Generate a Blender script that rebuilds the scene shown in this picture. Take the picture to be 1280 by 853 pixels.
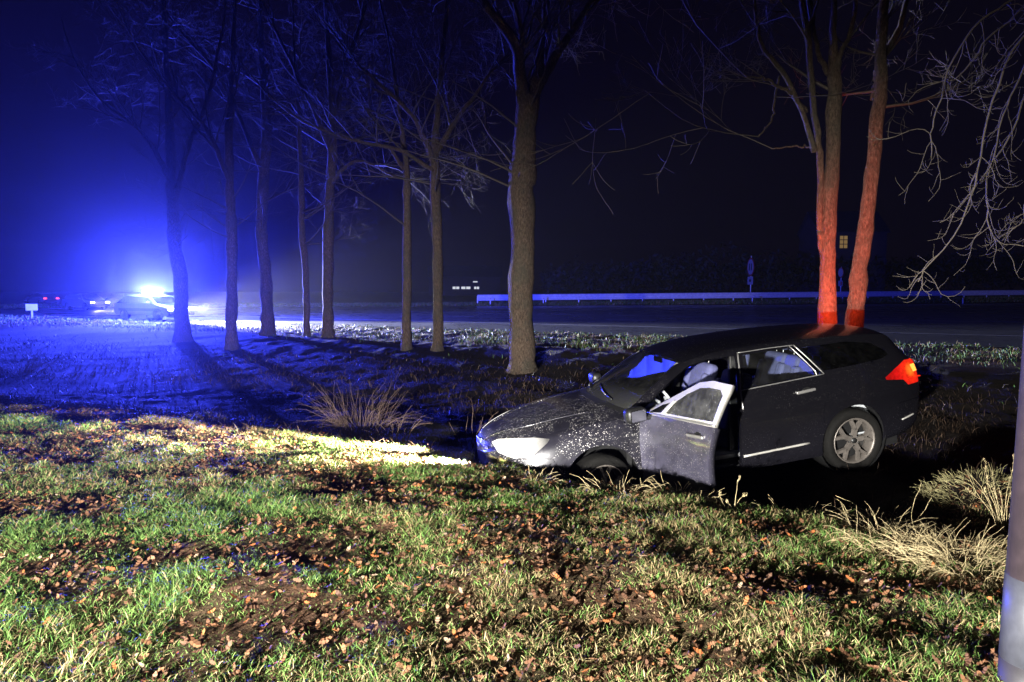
import bpy, bmesh, math, random
import numpy as np
from mathutils import Vector, Matrix, Euler
for o in list(bpy.data.objects): bpy.data.objects.remove(o)
S = bpy.context.scene
C = S.collection
R_ = math.radians
random.seed(4); rng = np.random.default_rng(11)

# ------------------------------------------------------------------ camera
EYE = 1.6; FPX = 850.0; TILT = math.atan(61.5/FPX)
cd = bpy.data.cameras.new('camera'); cam = bpy.data.objects.new('camera', cd); C.objects.link(cam)
cd.sensor_width = 36; cd.lens = FPX/1280*36; cd.clip_start = .05; cd.clip_end = 1500
cam.location = (0, 0, EYE); cam.rotation_euler = (math.pi/2-TILT, 0, 0)
S.camera = cam
# ------------------------------------------------------------------ night sky
W = bpy.data.worlds.new('World'); S.world = W; W.use_nodes = True
bgn = W.node_tree.nodes['Background']
bgn.inputs[0].default_value = (.45, .30, 1.0, 1); bgn.inputs[1].default_value = .0042
S.view_settings.view_transform = 'Standard'; S.view_settings.look = 'None'
S.view_settings.exposure = 0; S.view_settings.gamma = 1
S.cycles.use_denoising = True
S.cycles.max_bounces = 6; S.cycles.diffuse_bounces = 2; S.cycles.glossy_bounces = 3
S.cycles.transparent_max_bounces = 12; S.cycles.volume_bounces = 0
S.cycles.sample_clamp_indirect = 4

def spot(name, loc, target, energy, col, cone, blend, size, parent=None):
    l = bpy.data.lights.new(name, 'SPOT'); l.energy = energy; l.color = col
    l.spot_size = R_(cone); l.spot_blend = blend; l.shadow_soft_size = size
    o = bpy.data.objects.new(name, l); C.objects.link(o); o.location = loc
    d = Vector(target)-Vector(loc); o.rotation_euler = d.to_track_quat('-Z', 'Y').to_euler()
    return o
def point(name, loc, energy, col, size):
    l = bpy.data.lights.new(name, 'POINT'); l.energy = energy; l.color = col; l.shadow_soft_size = size
    o = bpy.data.objects.new(name, l); C.objects.link(o); o.location = loc
    return o
# headlights of the vehicle standing behind the photographer (out of frame)
KEY = 22000
for pos, aim in (((-3.9, -2.6, .85), (-3.4, 4.2, -.6)), ((-2.6, -3.0, .85), (1.9, 5.0, -1.25))):
    spot('headlight_beam', pos, aim, KEY, (1, .97, .90), 62, 1, .07)

# ------------------------------------------------------------------ helpers
def link(o, parent=None):
    C.objects.link(o)
    if parent is not None: o.parent = parent
    return o
def tag(o, label=None, cat=None, group=None, kind=None):
    if label: o['label'] = label
    if cat: o['category'] = cat
    if group: o['group'] = group
    if kind: o['kind'] = kind
    return o
def empty(name, loc, rot=(0, 0, 0), label=None, cat=None, group=None):
    o = bpy.data.objects.new(name, None); o.empty_display_size = .2
    o.location = loc; o.rotation_euler = rot
    return tag(link(o), label, cat, group)
def mobj(name, verts, faces, mat, parent=None, smooth=False):
    me = bpy.data.meshes.new(name); me.from_pydata([tuple(v) for v in verts], [], [tuple(f) for f in faces])
    me.materials.append(mat)
    if smooth: me.polygons.foreach_set('use_smooth', [True]*len(me.polygons))
    return link(bpy.data.objects.new(name, me), parent)
def bobj(name, bm, mat, parent=None, smooth=False):
    me = bpy.data.meshes.new(name); bm.to_mesh(me); bm.free(); me.materials.append(mat)
    if smooth: me.polygons.foreach_set('use_smooth', [True]*len(me.polygons))
    return link(bpy.data.objects.new(name, me), parent)
def copy_tree(o, parent=None):
    c = o.copy(); C.objects.link(c); c.parent = parent
    for ch in o.children: copy_tree(ch, c)
    return c
def add_box(bm, c, s, rot=None, bevel=0, seg=2):
    r = bmesh.ops.create_cube(bm, size=1); vs = r['verts']
    bmesh.ops.scale(bm, vec=s, verts=vs)
    if bevel:
        es = list({e for v in vs for e in v.link_edges})
        rr = bmesh.ops.bevel(bm, geom=es, offset=bevel, segments=seg, affect='EDGES', profile=.5)
        vs = list({v for f in rr['faces'] for v in f.verts} | {v for v in vs if v.is_valid})
        vs = list({v for v in vs} | {w for v in vs for e in v.link_edges for w in e.verts})
    if rot is not None: bmesh.ops.rotate(bm, cent=(0, 0, 0), matrix=Euler(rot).to_matrix(), verts=vs)
    bmesh.ops.translate(bm, vec=c, verts=vs)
    return vs
def box(name, c, s, mat, parent=None, rot=None, bevel=.0, seg=2, smooth=False):
    bm = bmesh.new(); add_box(bm, c, s, rot, bevel, seg); return bobj(name, bm, mat, parent, smooth)
def tube_data(path, rad, n=6, cap=True):
    P = np.asarray(path, float); m = len(P); rad = np.broadcast_to(np.asarray(rad, float), (m,))
    T = np.gradient(P, axis=0); T /= np.linalg.norm(T, axis=1)[:, None]+1e-9
    ref = np.array([0, 0, 1.]) if abs(T[0, 2]) < .9 else np.array([1., 0, 0])
    V = []; N = np.cross(T[0], ref); N /= np.linalg.norm(N)
    a = np.arange(n)*2*np.pi/n
    for i in range(m):
        N = N-T[i]*(N@T[i]); N /= np.linalg.norm(N)+1e-9; B = np.cross(T[i], N)
        V.append(P[i]+rad[i]*(np.cos(a)[:, None]*N+np.sin(a)[:, None]*B))
    V = np.concatenate(V); F = []
    for i in range(m-1):
        for k in range(n):
            F.append((i*n+k, i*n+(k+1) % n, (i+1)*n+(k+1) % n, (i+1)*n+k))
    if cap: F.append(tuple(range(n))[::-1]); F.append(tuple((m-1)*n+k for k in range(n)))
    return V, F
class MB:
    def __init__(s): s.v = []; s.f = []; s.n = 0
    def add(s, V, F):
        s.v.extend(map(tuple, V)); s.f.extend(tuple(i+s.n for i in f) for f in F); s.n += len(V)
    def tube(s, path, rad, n=6, cap=True): s.add(*tube_data(path, rad, n, cap))
    def obj(s, name, mat, parent=None, smooth=True): return mobj(name, s.v, s.f, mat, parent, smooth)
def lathe(prof, n=32, axis='y'):
    V = []; F = []; m = len(prof)
    for i, (r, h) in enumerate(prof):
        for k in range(n):
            a = 2*math.pi*k/n
            V.append((r*math.cos(a), h, r*math.sin(a)))
    for i in range(m-1):
        for k in range(n):
            F.append((i*n+k, (i+1)*n+k, (i+1)*n+(k+1) % n, i*n+(k+1) % n))
    return V, F
def at(px, py, Y):
    """world point seen at photo pixel (px,py) at ground distance Y"""
    b = -(py-426.5)/FPX
    dy = math.cos(TILT)+b*math.sin(TILT); dz = -math.sin(TILT)+b*math.cos(TILT); dx = (px-640)/FPX
    k = Y/dy
    return np.array([dx*k, Y, EYE+dz*k])
def pchip(x, pairs):
    a = np.asarray(pairs, float); a = a[np.argsort(a[:, 0])]; X = a[:, 0]; Y = a[:, 1:]
    h = np.diff(X)[:, None]; d = np.diff(Y, axis=0)/h
    m = np.zeros_like(Y); m[0] = d[0]; m[-1] = d[-1]
    for i in range(1, len(X)-1):
        w1 = 2*h[i]+h[i-1]; w2 = h[i]+2*h[i-1]
        ok = d[i-1]*d[i] > 0
        m[i] = np.where(ok, (w1+w2)/(w1/np.where(ok, d[i-1], 1)+w2/np.where(ok, d[i], 1)), 0)
    x = np.clip(x, X[0], X[-1]); i = np.clip(np.searchsorted(X, x)-1, 0, len(X)-2)
    hh = h[i]; t = ((x-X[i])[:, None])/hh
    return (2*t**3-3*t**2+1)*Y[i]+(t**3-2*t**2+t)*hh*m[i]+(-2*t**3+3*t**2)*Y[i+1]+(t**3-t**2)*hh*m[i+1]
def vnoise(x, y, seed=0):
    def hsh(i, j):
        n = (i.astype(np.int64)*374761393+j.astype(np.int64)*668265263+seed*982451653) & 0x7fffffff
        n = ((n ^ (n >> 13))*1274126177) & 0x7fffffff
        return ((n ^ (n >> 16)) & 0xffff)/65535.
    x = np.asarray(x, float); y = np.asarray(y, float)
    i = np.floor(x); j = np.floor(y); u = x-i; v = y-j; u = u*u*(3-2*u); v = v*v*(3-2*v)
    return (hsh(i, j)*(1-u)+hsh(i+1, j)*u)*(1-v)+(hsh(i, j+1)*(1-u)+hsh(i+1, j+1)*u)*v
def fbm(x, y, seed=0, o=3):
    r = 0; a = .5; s = 0
    for k in range(o):
        r = r+a*vnoise(x*2**k, y*2**k, seed+k*17); s += a; a *= .5
    return r/s

# ------------------------------------------------------------------ materials
def nm(name):
    m = bpy.data.materials.new(name); m.use_nodes = True
    nt = m.node_tree; b = nt.nodes['Principled BSDF']
    return m, nt, b
def L(nt, a, b): nt.links.new(a, b)
def noise(nt, scale, detail=4, vec=None, rough=.6):
    n = nt.nodes.new('ShaderNodeTexNoise'); n.inputs['Scale'].default_value = scale
    n.inputs['Detail'].default_value = detail; n.inputs['Roughness'].default_value = rough
    if vec is not None: L(nt, vec, n.inputs['Vector'])
    return n
def ramp(nt, fac, stops):
    r = nt.nodes.new('ShaderNodeValToRGB'); e = r.color_ramp.elements
    while len(e) < len(stops): e.new(.5)
    for k, (p, c) in enumerate(stops):
        e[k].position = p; e[k].color = (*c, 1) if len(c) == 3 else c
    L(nt, fac, r.inputs[0]); return r
def bump(nt, b, h, s, d=.02):
    n = nt.nodes.new('ShaderNodeBump'); n.inputs['Strength'].default_value = s; n.inputs['Distance'].default_value = d
    L(nt, h, n.inputs['Height']); L(nt, n.outputs[0], b.inputs['Normal'])
def math_(nt, op, a, b=None):
    n = nt.nodes.new('ShaderNodeMath'); n.operation = op
    for i, v in enumerate((a, b)):
        if v is None: continue
        if isinstance(v, (int, float)): n.inputs[i].default_value = v
        else: L(nt, v, n.inputs[i])
    return n.outputs[0]
def mixc(nt, fac, a, b):
    n = nt.nodes.new('ShaderNodeMix'); n.data_type = 'RGBA'
    if isinstance(fac, (int, float)): n.inputs[0].default_value = fac
    else: L(nt, fac, n.inputs[0])
    for i, v in ((6, a), (7, b)):
        if isinstance(v, tuple): n.inputs[i].default_value = (*v, 1)
        else: L(nt, v, n.inputs[i])
    return n.outputs[2]
def simple(name, col, rough=.6, metal=0, var=.25, scale=8, bmp=0, emis=None, es=0):
    m, nt, b = nm(name)
    tc = nt.nodes.new('ShaderNodeTexCoord'); n = noise(nt, scale, 5, tc.outputs['Object'])
    r = ramp(nt, n.outputs[0], [(.25, tuple(c*(1-var) for c in col)), (.75, tuple(min(1, c*(1+var)) for c in col))])
    L(nt, r.outputs[0], b.inputs['Base Color'])
    b.inputs['Roughness'].default_value = rough; b.inputs['Metallic'].default_value = metal
    if bmp: bump(nt, b, n.outputs[0], bmp)
    if emis:
        b.inputs['Emission Color'].default_value = (*emis, 1); b.inputs['Emission Strength'].default_value = es
        m.cycles.emission_sampling = 'NONE'
    return m
def attr_mat(name, rough=.6, trans=.0, spec=.4):
    m, nt, b = nm(name)
    a = nt.nodes.new('ShaderNodeAttribute'); a.attribute_name = 'tint'
    L(nt, a.outputs['Color'], b.inputs['Base Color']); b.inputs['Roughness'].default_value = rough
    b.inputs['Specular IOR Level'].default_value = spec
    return m
def glass_mat(name, tint, dust, rough=.02, low=0):
    m = bpy.data.materials.new(name); m.use_nodes = True; nt = m.node_tree; nt.nodes.clear()
    out = nt.nodes.new('ShaderNodeOutputMaterial')
    tr = nt.nodes.new('ShaderNodeBsdfTransparent'); tr.inputs[0].default_value = (*tint, 1)
    gl = nt.nodes.new('ShaderNodeBsdfGlossy'); gl.inputs['Roughness'].default_value = rough
    df = nt.nodes.new('ShaderNodeBsdfDiffuse'); df.inputs[0].default_value = (.5, .5, .48, 1)
    fr = nt.nodes.new('ShaderNodeFresnel'); fr.inputs[0].default_value = 1.45
    m1 = nt.nodes.new('ShaderNodeMixShader'); L(nt, fr.outputs[0], m1.inputs[0]); L(nt, tr.outputs[0], m1.inputs[1]); L(nt, gl.outputs[0], m1.inputs[2])
    tc = nt.nodes.new('ShaderNodeTexCoord'); n = noise(nt, 9, 6, tc.outputs['Object'], .7)
    vo = nt.nodes.new('ShaderNodeTexVoronoi'); vo.inputs['Scale'].default_value = 42; L(nt, tc.outputs['Object'], vo.inputs['Vector'])
    sp = ramp(nt, vo.outputs['Distance'], [(.12, (1, 1, 1)), (.18, (0, 0, 0))])
    nn = ramp(nt, n.outputs[0], [(.4, (.25,)*3), (.75, (1,)*3)])
    sp2 = math_(nt, 'MULTIPLY', sp.outputs[0], ramp(nt, noise(nt, 5, 2, tc.outputs['Object']).outputs[0], [(.5, (0,)*3), (.6, (1,)*3)]).outputs[0])
    f = math_(nt, 'ADD', math_(nt, 'MULTIPLY', nn.outputs[0], dust), math_(nt, 'MULTIPLY', sp2, min(.8, dust*3)))
    if low:   # pale lower part of the pane, painted in for the lit dashboard
        sx = nt.nodes.new('ShaderNodeSeparateXYZ'); L(nt, tc.outputs['Object'], sx.inputs[0])
        mr = nt.nodes.new('ShaderNodeMapRange'); mr.inputs[1].default_value = 1.24; mr.inputs[2].default_value = 1.04; mr.inputs[4].default_value = low
        L(nt, math_(nt, 'ADD', sx.outputs[2], math_(nt, 'MULTIPLY', n.outputs[0], .16)), mr.inputs[0]); f = math_(nt, 'ADD', f, mr.outputs[0])
    m2 = nt.nodes.new('ShaderNodeMixShader'); L(nt, f, m2.inputs[0]); L(nt, m1.outputs[0], m2.inputs[1]); L(nt, df.outputs[0], m2.inputs[2])
    L(nt, m2.outputs[0], out.inputs[0]); return m
def emit(name, col, strength):
    m = bpy.data.materials.new(name); m.use_nodes = True; nt = m.node_tree; nt.nodes.clear()
    out = nt.nodes.new('ShaderNodeOutputMaterial'); e = nt.nodes.new('ShaderNodeEmission')
    e.inputs[0].default_value = (*col, 1); e.inputs[1].default_value = strength; L(nt, e.outputs[0], out.inputs[0])
    m.cycles.emission_sampling = 'NONE'; return m
def bark_mat():
    m, nt, b = nm('bark'); tc = nt.nodes.new('ShaderNodeTexCoord')
    mp = nt.nodes.new('ShaderNodeMapping'); mp.inputs['Scale'].default_value = (1, 1, .42); L(nt, tc.outputs['Object'], mp.inputs[0])
    n = noise(nt, 30, 7, mp.outputs[0], .75); n2 = noise(nt, 2.2, 4, tc.outputs['Object'])
    r = ramp(nt, n.outputs[0], [(.3, (.018, .012, .008)), (.5, (.09, .062, .043)), (.72, (.20, .15, .108))])
    c = mixc(nt, ramp(nt, n2.outputs[0], [(.45, (0,)*3), (.65, (.6,)*3)]).outputs[0], r.outputs[0], (.055, .055, .04))
    L(nt, c, b.inputs['Base Color']); b.inputs['Roughness'].default_value = .85; b.inputs['Specular IOR Level'].default_value = .25
    bump(nt, b, n.outputs[0], 1, .06); return m
def paint_mat(name, dirt, base=0.):
    m, nt, b = nm(name); tc = nt.nodes.new('ShaderNodeTexCoord'); ob = tc.outputs['Object']
    sx = nt.nodes.new('ShaderNodeSeparateXYZ'); L(nt, ob, sx.inputs[0])
    def step(v, a, bb):
        mr = nt.nodes.new('ShaderNodeMapRange'); mr.inputs[1].default_value = a; mr.inputs[2].default_value = bb; L(nt, v, mr.inputs[0]); return mr.outputs[0]
    front = step(sx.outputs[0], .5, 1.3); low = step(sx.outputs[2], .75, .25)
    masks = []
    for sc, th in ((36, .14), (56, .16), (90, .16)):
        vo = nt.nodes.new('ShaderNodeTexVoronoi'); vo.inputs['Scale'].default_value = sc; vo.inputs['Randomness'].default_value = 1
        L(nt, mixv(nt, ob, noise(nt, 30, 2, ob).outputs['Color'], .02), vo.inputs['Vector'])
        keep = ramp(nt, vo.outputs['Color'], [(.50, (0,)*3), (.54, (1,)*3)])
        d = ramp(nt, vo.outputs['Distance'], [(th, (1,)*3), (th+.06, (0,)*3)])
        masks.append(math_(nt, 'MULTIPLY', keep.outputs[0], d.outputs[0]))
    mk = math_(nt, 'MAXIMUM', math_(nt, 'MAXIMUM', masks[0], masks[1]), masks[2])
    area = ramp(nt, noise(nt, 2.3, 3, ob).outputs[0], [(.38, (0,)*3), (.52, (1,)*3)])
    mk = math_(nt, 'MULTIPLY', mk, math_(nt, 'MULTIPLY', area.outputs[0], math_(nt, 'ADD', math_(nt, 'MULTIPLY', front, 1.0),   .02+base*.9)))
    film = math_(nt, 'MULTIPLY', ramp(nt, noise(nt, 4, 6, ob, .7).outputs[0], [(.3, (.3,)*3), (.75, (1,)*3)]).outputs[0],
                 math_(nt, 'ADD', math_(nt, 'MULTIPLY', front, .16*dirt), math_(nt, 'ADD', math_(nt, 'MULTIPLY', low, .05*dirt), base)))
    c = mixc(nt, film, (.0042, .004, .0056), (.26, .245, .37)); c = mixc(nt, mk, c, (.75, .72, .70))  # violet film colour stands for blue light mirrored in the paint
    L(nt, c, b.inputs['Base Color']); b.inputs['Metallic'].default_value = .15
    rr = math_(nt, 'ADD', .26, math_(nt, 'MULTIPLY', math_(nt, 'ADD', film, mk), .7)); L(nt, rr, b.inputs['Roughness'])
    mt = math_(nt, 'SUBTRACT', .35, math_(nt, 'ADD', film, mk)); 
    b.inputs['Coat Weight'].default_value = .7; b.inputs['Coat Roughness'].default_value = .06
    return m
def mixv(nt, a, bcol, k):
    n = nt.nodes.new('ShaderNodeVectorMath'); n.operation = 'MULTIPLY_ADD'
    L(nt, bcol, n.inputs[0]); n.inputs[1].default_value = (k, k, k); L(nt, a, n.inputs[2]); return n.outputs[0]

M = {}
M['bark'] = bark_mat()
M['twig'] = simple('twig', (.065, .052, .04), .8, 0, .4, 20)
M['paint'] = paint_mat('dark_car_paint', .42); M['door_paint'] = paint_mat('muddy_blue_lit_door_paint', 1.5, .27)  # door: real mud, plus reflected blue light put into the film
M['glass'] = glass_mat('window_glass', (.82, .87, .86), .02)
M['wglass'] = glass_mat('windscreen_glass', (.82, .90, .88), .022, .02, .05)
M['dglass'] = glass_mat('tinted_glass', (.03, .03, .035), .006)
M['doorglass'] = glass_mat('dusty_door_glass', (.80, .86, .86), .16)
M['mirror'] = simple('mirror_glass', (.10, .10, .12), .02, 1, .02, 4)
M['black'] = simple('black_plastic', (.009, .009, .0095), .45, 0, .3, 30)
M['rubber'] = simple('tyre_rubber', (.005, .0047, .0044), .85, 0, .35, 20, .3)
M['rubber'].node_tree.nodes['Principled BSDF'].inputs['Specular IOR Level'].default_value = .15
M['chrome'] = simple('chrome', (.42, .41, .40), .35, .75, .1, 10)
M['satin'] = simple('satin_trim', (.50, .485, .45), .42, .4, .12, 14)
M['alloy'] = simple('alloy_rim', (.17, .15, .135), .5, .6, .3, 18)
M['fabric'] = simple('blue_lit_seat_fabric', (.085, .09, .20), .85, 0, .2, 40, .2)  # blue tint puts the beacon light into the seat colour
M['airbag_grey'] = simple('pale_trim', (.5, .5, .48), .7, 0, .1, 20)
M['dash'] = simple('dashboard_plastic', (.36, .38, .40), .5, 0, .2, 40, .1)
M['airbag'] = simple('airbag_cloth', (.75, .75, .78), .9, 0, .1, 12, .15)
nt = M['airbag'].node_tree; tl_ = nt.nodes.new('ShaderNodeBsdfTranslucent'); tl_.inputs[0].default_value = (.8, .8, .82, 1); mx = nt.nodes.new('ShaderNodeMixShader'); mx.inputs[0].default_value = .97
L(nt, nt.nodes['Principled BSDF'].outputs[0], mx.inputs[1]); L(nt, tl_.outputs[0], mx.inputs[2]); L(nt, mx.outputs[0], nt.nodes['Material Output'].inputs[0])
M['headlamp'] = emit('headlamp_lens', (1, .95, .86), 4)
nt = M['headlamp'].node_tree; tc = nt.nodes.new('ShaderNodeTexCoord'); sx = nt.nodes.new('ShaderNodeSeparateXYZ'); L(nt, tc.outputs['Object'], sx.inputs[0])
mr = nt.nodes.new('ShaderNodeMapRange'); mr.inputs[1].default_value = 1.9; mr.inputs[2].default_value = 2.12; mr.inputs[3].default_value = .32; mr.inputs[4].default_value = 2.2; L(nt, sx.outputs[0], mr.inputs[0])
L(nt, math_(nt, 'MULTIPLY', mr.outputs[0], math_(nt, 'ADD', .7, math_(nt, 'MULTIPLY', noise(nt, 14, 2, tc.outputs['Object']).outputs[0], .6))), nt.nodes['Emission'].inputs[1])
M['tail_red'] = emit('tail_lamp_red', (1, .012, .006), 1.1)
nt = M['tail_red'].node_tree; tc = nt.nodes.new('ShaderNodeTexCoord'); e_ = nt.nodes['Emission']
ab = nt.nodes.new('ShaderNodeVectorMath'); ab.operation = 'ABSOLUTE'; L(nt, tc.outputs['Object'], ab.inputs[0])
ds = nt.nodes.new('ShaderNodeVectorMath'); ds.operation = 'DISTANCE'; L(nt, ab.outputs[0], ds.inputs[0]); ds.inputs[1].default_value = (2.2, .80, .99)
wv = noise(nt, 26, 3, tc.outputs['Object'])
rr = ramp(nt, ds.outputs['Value'], [(.02, (1, .25, .02)), (.09, (1, .03, .008)), (.2, (.75, .01, .008)), (.42, (.30, .004, .004))])
L(nt, rr.outputs[0], e_.inputs[0]); L(nt, math_(nt, 'ADD', .35, math_(nt, 'MULTIPLY', wv.outputs[0], 1.3)), e_.inputs[1])
M['tail_hot'] = emit('tail_lamp_bulb', (1, .35, .05), 2.4)
M['steel'] = simple('galvanised_steel', (.72, .72, .74), .5, .2, .2, 3)
M['white'] = simple('white_paint', (.75, .75, .75), .5, 0, .1, 6)
M['red'] = simple('red_paint', (.5, .03, .03), .5, 0, .1, 6)
# ------------------------------------------------------------------ terrain
CAR_LOC = np.array([2.136, 7.761, -.444]); CAR_ROT = (R_(-1.73), R_(6.44), R_(190.76))
CM = Matrix.Translation(CAR_LOC) @ Euler(CAR_ROT).to_matrix().to_4x4()
WH = [CM @ Vector((sx*1.4075, sy*.79, .0)) for sx in (1, -1) for sy in (1, -1)]
RID = [CM @ Vector((x, -.62, .17)) for x in np.linspace(-2.0, .9, 12)]
PROF = [(-300, 0), (4.3, 0), (5.2, -.01), (5.75, -.09), (6.2, -.24), (6.6, -.42), (7.0, -.60), (7.7, -.66), (8.4, -.57), (9.6, -.48), (11.6, -.40), (13.5, -.30), (15.5, -.13), (17.3, 0), (24.0, .02), (24.5, -.08), (300, -.08)]
PROF_L = [(-300, 0), (3.9, 0), (4.8, -.05), (5.6, -.13), (6.4, -.25), (7.4, -.42), (8.6, -.47), (10, -.44), (12, -.36), (13.5, -.29), (15.5, -.13), (17.3, 0), (24.0, .02), (24.5, -.08), (300, -.08)]
VX = np.array([-300, -60, -6, 30, 68, 150, 300.]); VY = np.array([48, 62, 76, 84, 95, 118, 160.])
def ground_z(X, Y, rough=True):
    X = np.asarray(X, float); Y = np.asarray(Y, float)
    t = .475*X+.88*Y
    lip = .35*np.sin(X*.55+.8)+.5*(fbm(X*.35, Y*.1, 5)-.5)
    tt = (t+lip*np.exp(-((t-6)/3)**2)).ravel(); sg = 1/(1+np.exp(-(X-.1)*3.2))
    z = pchip(tt, PROF)[:, 0].reshape(t.shape)*sg+pchip(tt, PROF_L)[:, 0].reshape(t.shape)*(1-sg)
    yv = np.interp(X, VX, VY); up = np.interp(X, [-300, -10, 70, 300], [.12, .14, .75, 1.6])
    z = z+np.clip((Y-yv)/2.5, 0, 1)*(up+.08)+np.clip((Y-yv-3)/60, 0, 3)*.5
    z = z+.62*np.exp(-(((X-4.3)/1.0)**2+((Y-5.9)/.8)**2))          # mound right of the car
    z = z+.06*np.exp(-(((X+.75)/.9)**2+((Y-6.45)/.45)**2))
    if rough:
        near = np.exp(-((np.maximum(t-22, 0))/2)**2)
        z = z+near*((fbm(X*1.6, Y*1.6, 1)-.5)*.10+(fbm(X*5, Y*5, 2)-.5)*.05)
    for q in RID:
        k = np.exp(-(((X-q.x)**2+(Y-q.y)**2)/.42**2)**1.5); z = np.maximum(z, z*(1-k)+k*q.z)
    for w in WH:
        k = np.exp(-(((X-w.x)**2+(Y-w.y)**2)/.55**2)**2)
        z = z*(1-k)+k*(w.z-.0)
    return z
def grow(a, b, n, p):
    u = np.linspace(0, 1, n+1)[1:]; return a+(b-a)*u**p
xs = np.concatenate([-9-grow(0, 251, 34, 2.2)[::-1], np.arange(-9, 9.001, .09), 9+grow(0, 251, 34, 2.2)])
ys = np.concatenate([-12+grow(0, -8, 3, 1)[::-1], np.arange(-12, 1.5, .6), np.arange(1.5, 14, .09), np.arange(14, 26, .3), 26+grow(0, 230, 90, 1.5)])
GX, GY = np.meshgrid(xs, ys); GZ = ground_z(GX, GY)
nx, ny = len(xs), len(ys)
V = np.stack([GX.ravel(), GY.ravel(), GZ.ravel()], 1)
idx = np.arange(nx*ny).reshape(ny, nx)
F = np.stack([idx[:-1, :-1].ravel(), idx[:-1, 1:].ravel(), idx[1:, 1:].ravel(), idx[1:, :-1].ravel()], 1)
def fast_mesh(name, V, F, mat, tint=None, smooth=True):
    me = bpy.data.meshes.new(name); k = F.shape[1]
    me.vertices.add(len(V)); me.vertices.foreach_set('co', np.ascontiguousarray(V, dtype=np.float32).ravel())
    me.loops.add(F.size); me.loops.foreach_set('vertex_index', np.ascontiguousarray(F, dtype=np.int32).ravel())
    me.polygons.add(len(F)); me.polygons.foreach_set('loop_start', np.arange(0, F.size, k, dtype=np.int32))
    me.polygons.foreach_set('use_smooth', np.full(len(F), smooth))
    if tint is not None:
        a = me.attributes.new('tint', 'FLOAT_COLOR', 'POINT')
        a.data.foreach_set('color', np.ascontiguousarray(np.concatenate([tint, np.ones((len(tint), 1))], 1), dtype=np.float32).ravel())
    me.materials.append(mat); me.update(); me.validate()
    return link(bpy.data.objects.new(name, me))
m, nt, b = nm('soil'); tc = nt.nodes.new('ShaderNodeTexCoord'); ob = tc.outputs['Object']
n1 = noise(nt, 14, 8, ob, .7); n2 = noise(nt, 1.4, 4, ob); n3 = noise(nt, 60, 4, ob)
c1 = ramp(nt, n1.outputs[0], [(.3, (.025, .013, .008)), (.5, (.095, .050, .028)), (.7, (.19, .105, .06))])
c2 = ramp(nt, n3.outputs[0], [(.35, (.02, .025, .01)), (.7, (.08, .09, .035))])
za = nt.nodes.new('ShaderNodeAttribute'); za.attribute_name = 'tint'
c3 = ramp(nt, n1.outputs[0], [(.3, (.005, .003, .002)), (.6, (.015, .010, .007)), (.8, (.032, .021, .015))])   # dead matter in the ditch, colour darkened for the shade there
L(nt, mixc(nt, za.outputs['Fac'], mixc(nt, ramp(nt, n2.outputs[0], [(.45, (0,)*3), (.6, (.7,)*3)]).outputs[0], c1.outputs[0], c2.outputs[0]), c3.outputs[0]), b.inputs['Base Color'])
b.inputs['Roughness'].default_value = .95; b.inputs['Specular IOR Level'].default_value = .2; bump(nt, b, n1.outputs[0], 1, .04)
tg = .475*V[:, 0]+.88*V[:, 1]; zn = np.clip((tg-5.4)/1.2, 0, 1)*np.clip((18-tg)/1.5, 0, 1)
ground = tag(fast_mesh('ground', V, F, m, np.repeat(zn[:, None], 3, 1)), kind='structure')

# road: one asphalt sheet, the far verge rises out of it
D = np.array([.88, -.475]); Nn = np.array([.475, .88])
def st(s, t, z): p = D*s+Nn*t; return (p[0], p[1], z)
m, nt, b = nm('wet_asphalt'); tc = nt.nodes.new('ShaderNodeTexCoord'); ob = tc.outputs['Object']
n1 = noise(nt, 45, 6, ob, .8); n2 = noise(nt, .35, 4, ob)
L(nt, ramp(nt, n1.outputs[0], [(.3, (.06,)*3), (.75, (.15,)*3)]).outputs[0], b.inputs['Base Color'])
L(nt, ramp(nt, n2.outputs[0], [(.35, (.22,)*3), (.65, (.42,)*3)]).outputs[0], b.inputs['Roughness']); bump(nt, b, n1.outputs[0], .35, .01)
rs = np.linspace(-190, 150, 35); rt = [24.2, 27, 30.5, 36, 44, 60, 80, 105, 130]
V = []; F = []
for t in rt:
    for s in rs:
        p = st(s, t, -.012); V.append((np.clip(p[0], -255, 255), np.clip(p[1], -5, 250), p[2]))
k = len(rs)
F = [(i*k+j, i*k+j+1, (i+1)*k+j+1, (i+1)*k+j) for i in range(len(rt)-1) for j in range(k-1)]
road = tag(mobj('road', V, F, m), kind='structure')
M['marking'] = simple('road_marking', (.62, .62, .60), .5, 0, .25, 3)
def strip(t, w, s0, s1):
    V = [st(s0, t-w/2, -.006), st(s1, t-w/2, -.006), st(s1, t+w/2, -.006), st(s0, t+w/2, -.006)]
    return V
mb = MB(); mb.add(strip(30.6, .18, -120, 95), [(0, 1, 2, 3)]); mb.obj('edge_line', M['marking'], road, False)
for s0 in np.arange(-110, 80, 12):
    mobj('lane_dash', strip(37.5, .15, s0, s0+3), [(0, 1, 2, 3)], M['marking'], road)
mb = MB(); mb.add(strip(44.5, .18, -120, 60), [(0, 1, 2, 3)]); mb.obj('edge_line', M['marking'], road, False)

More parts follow.
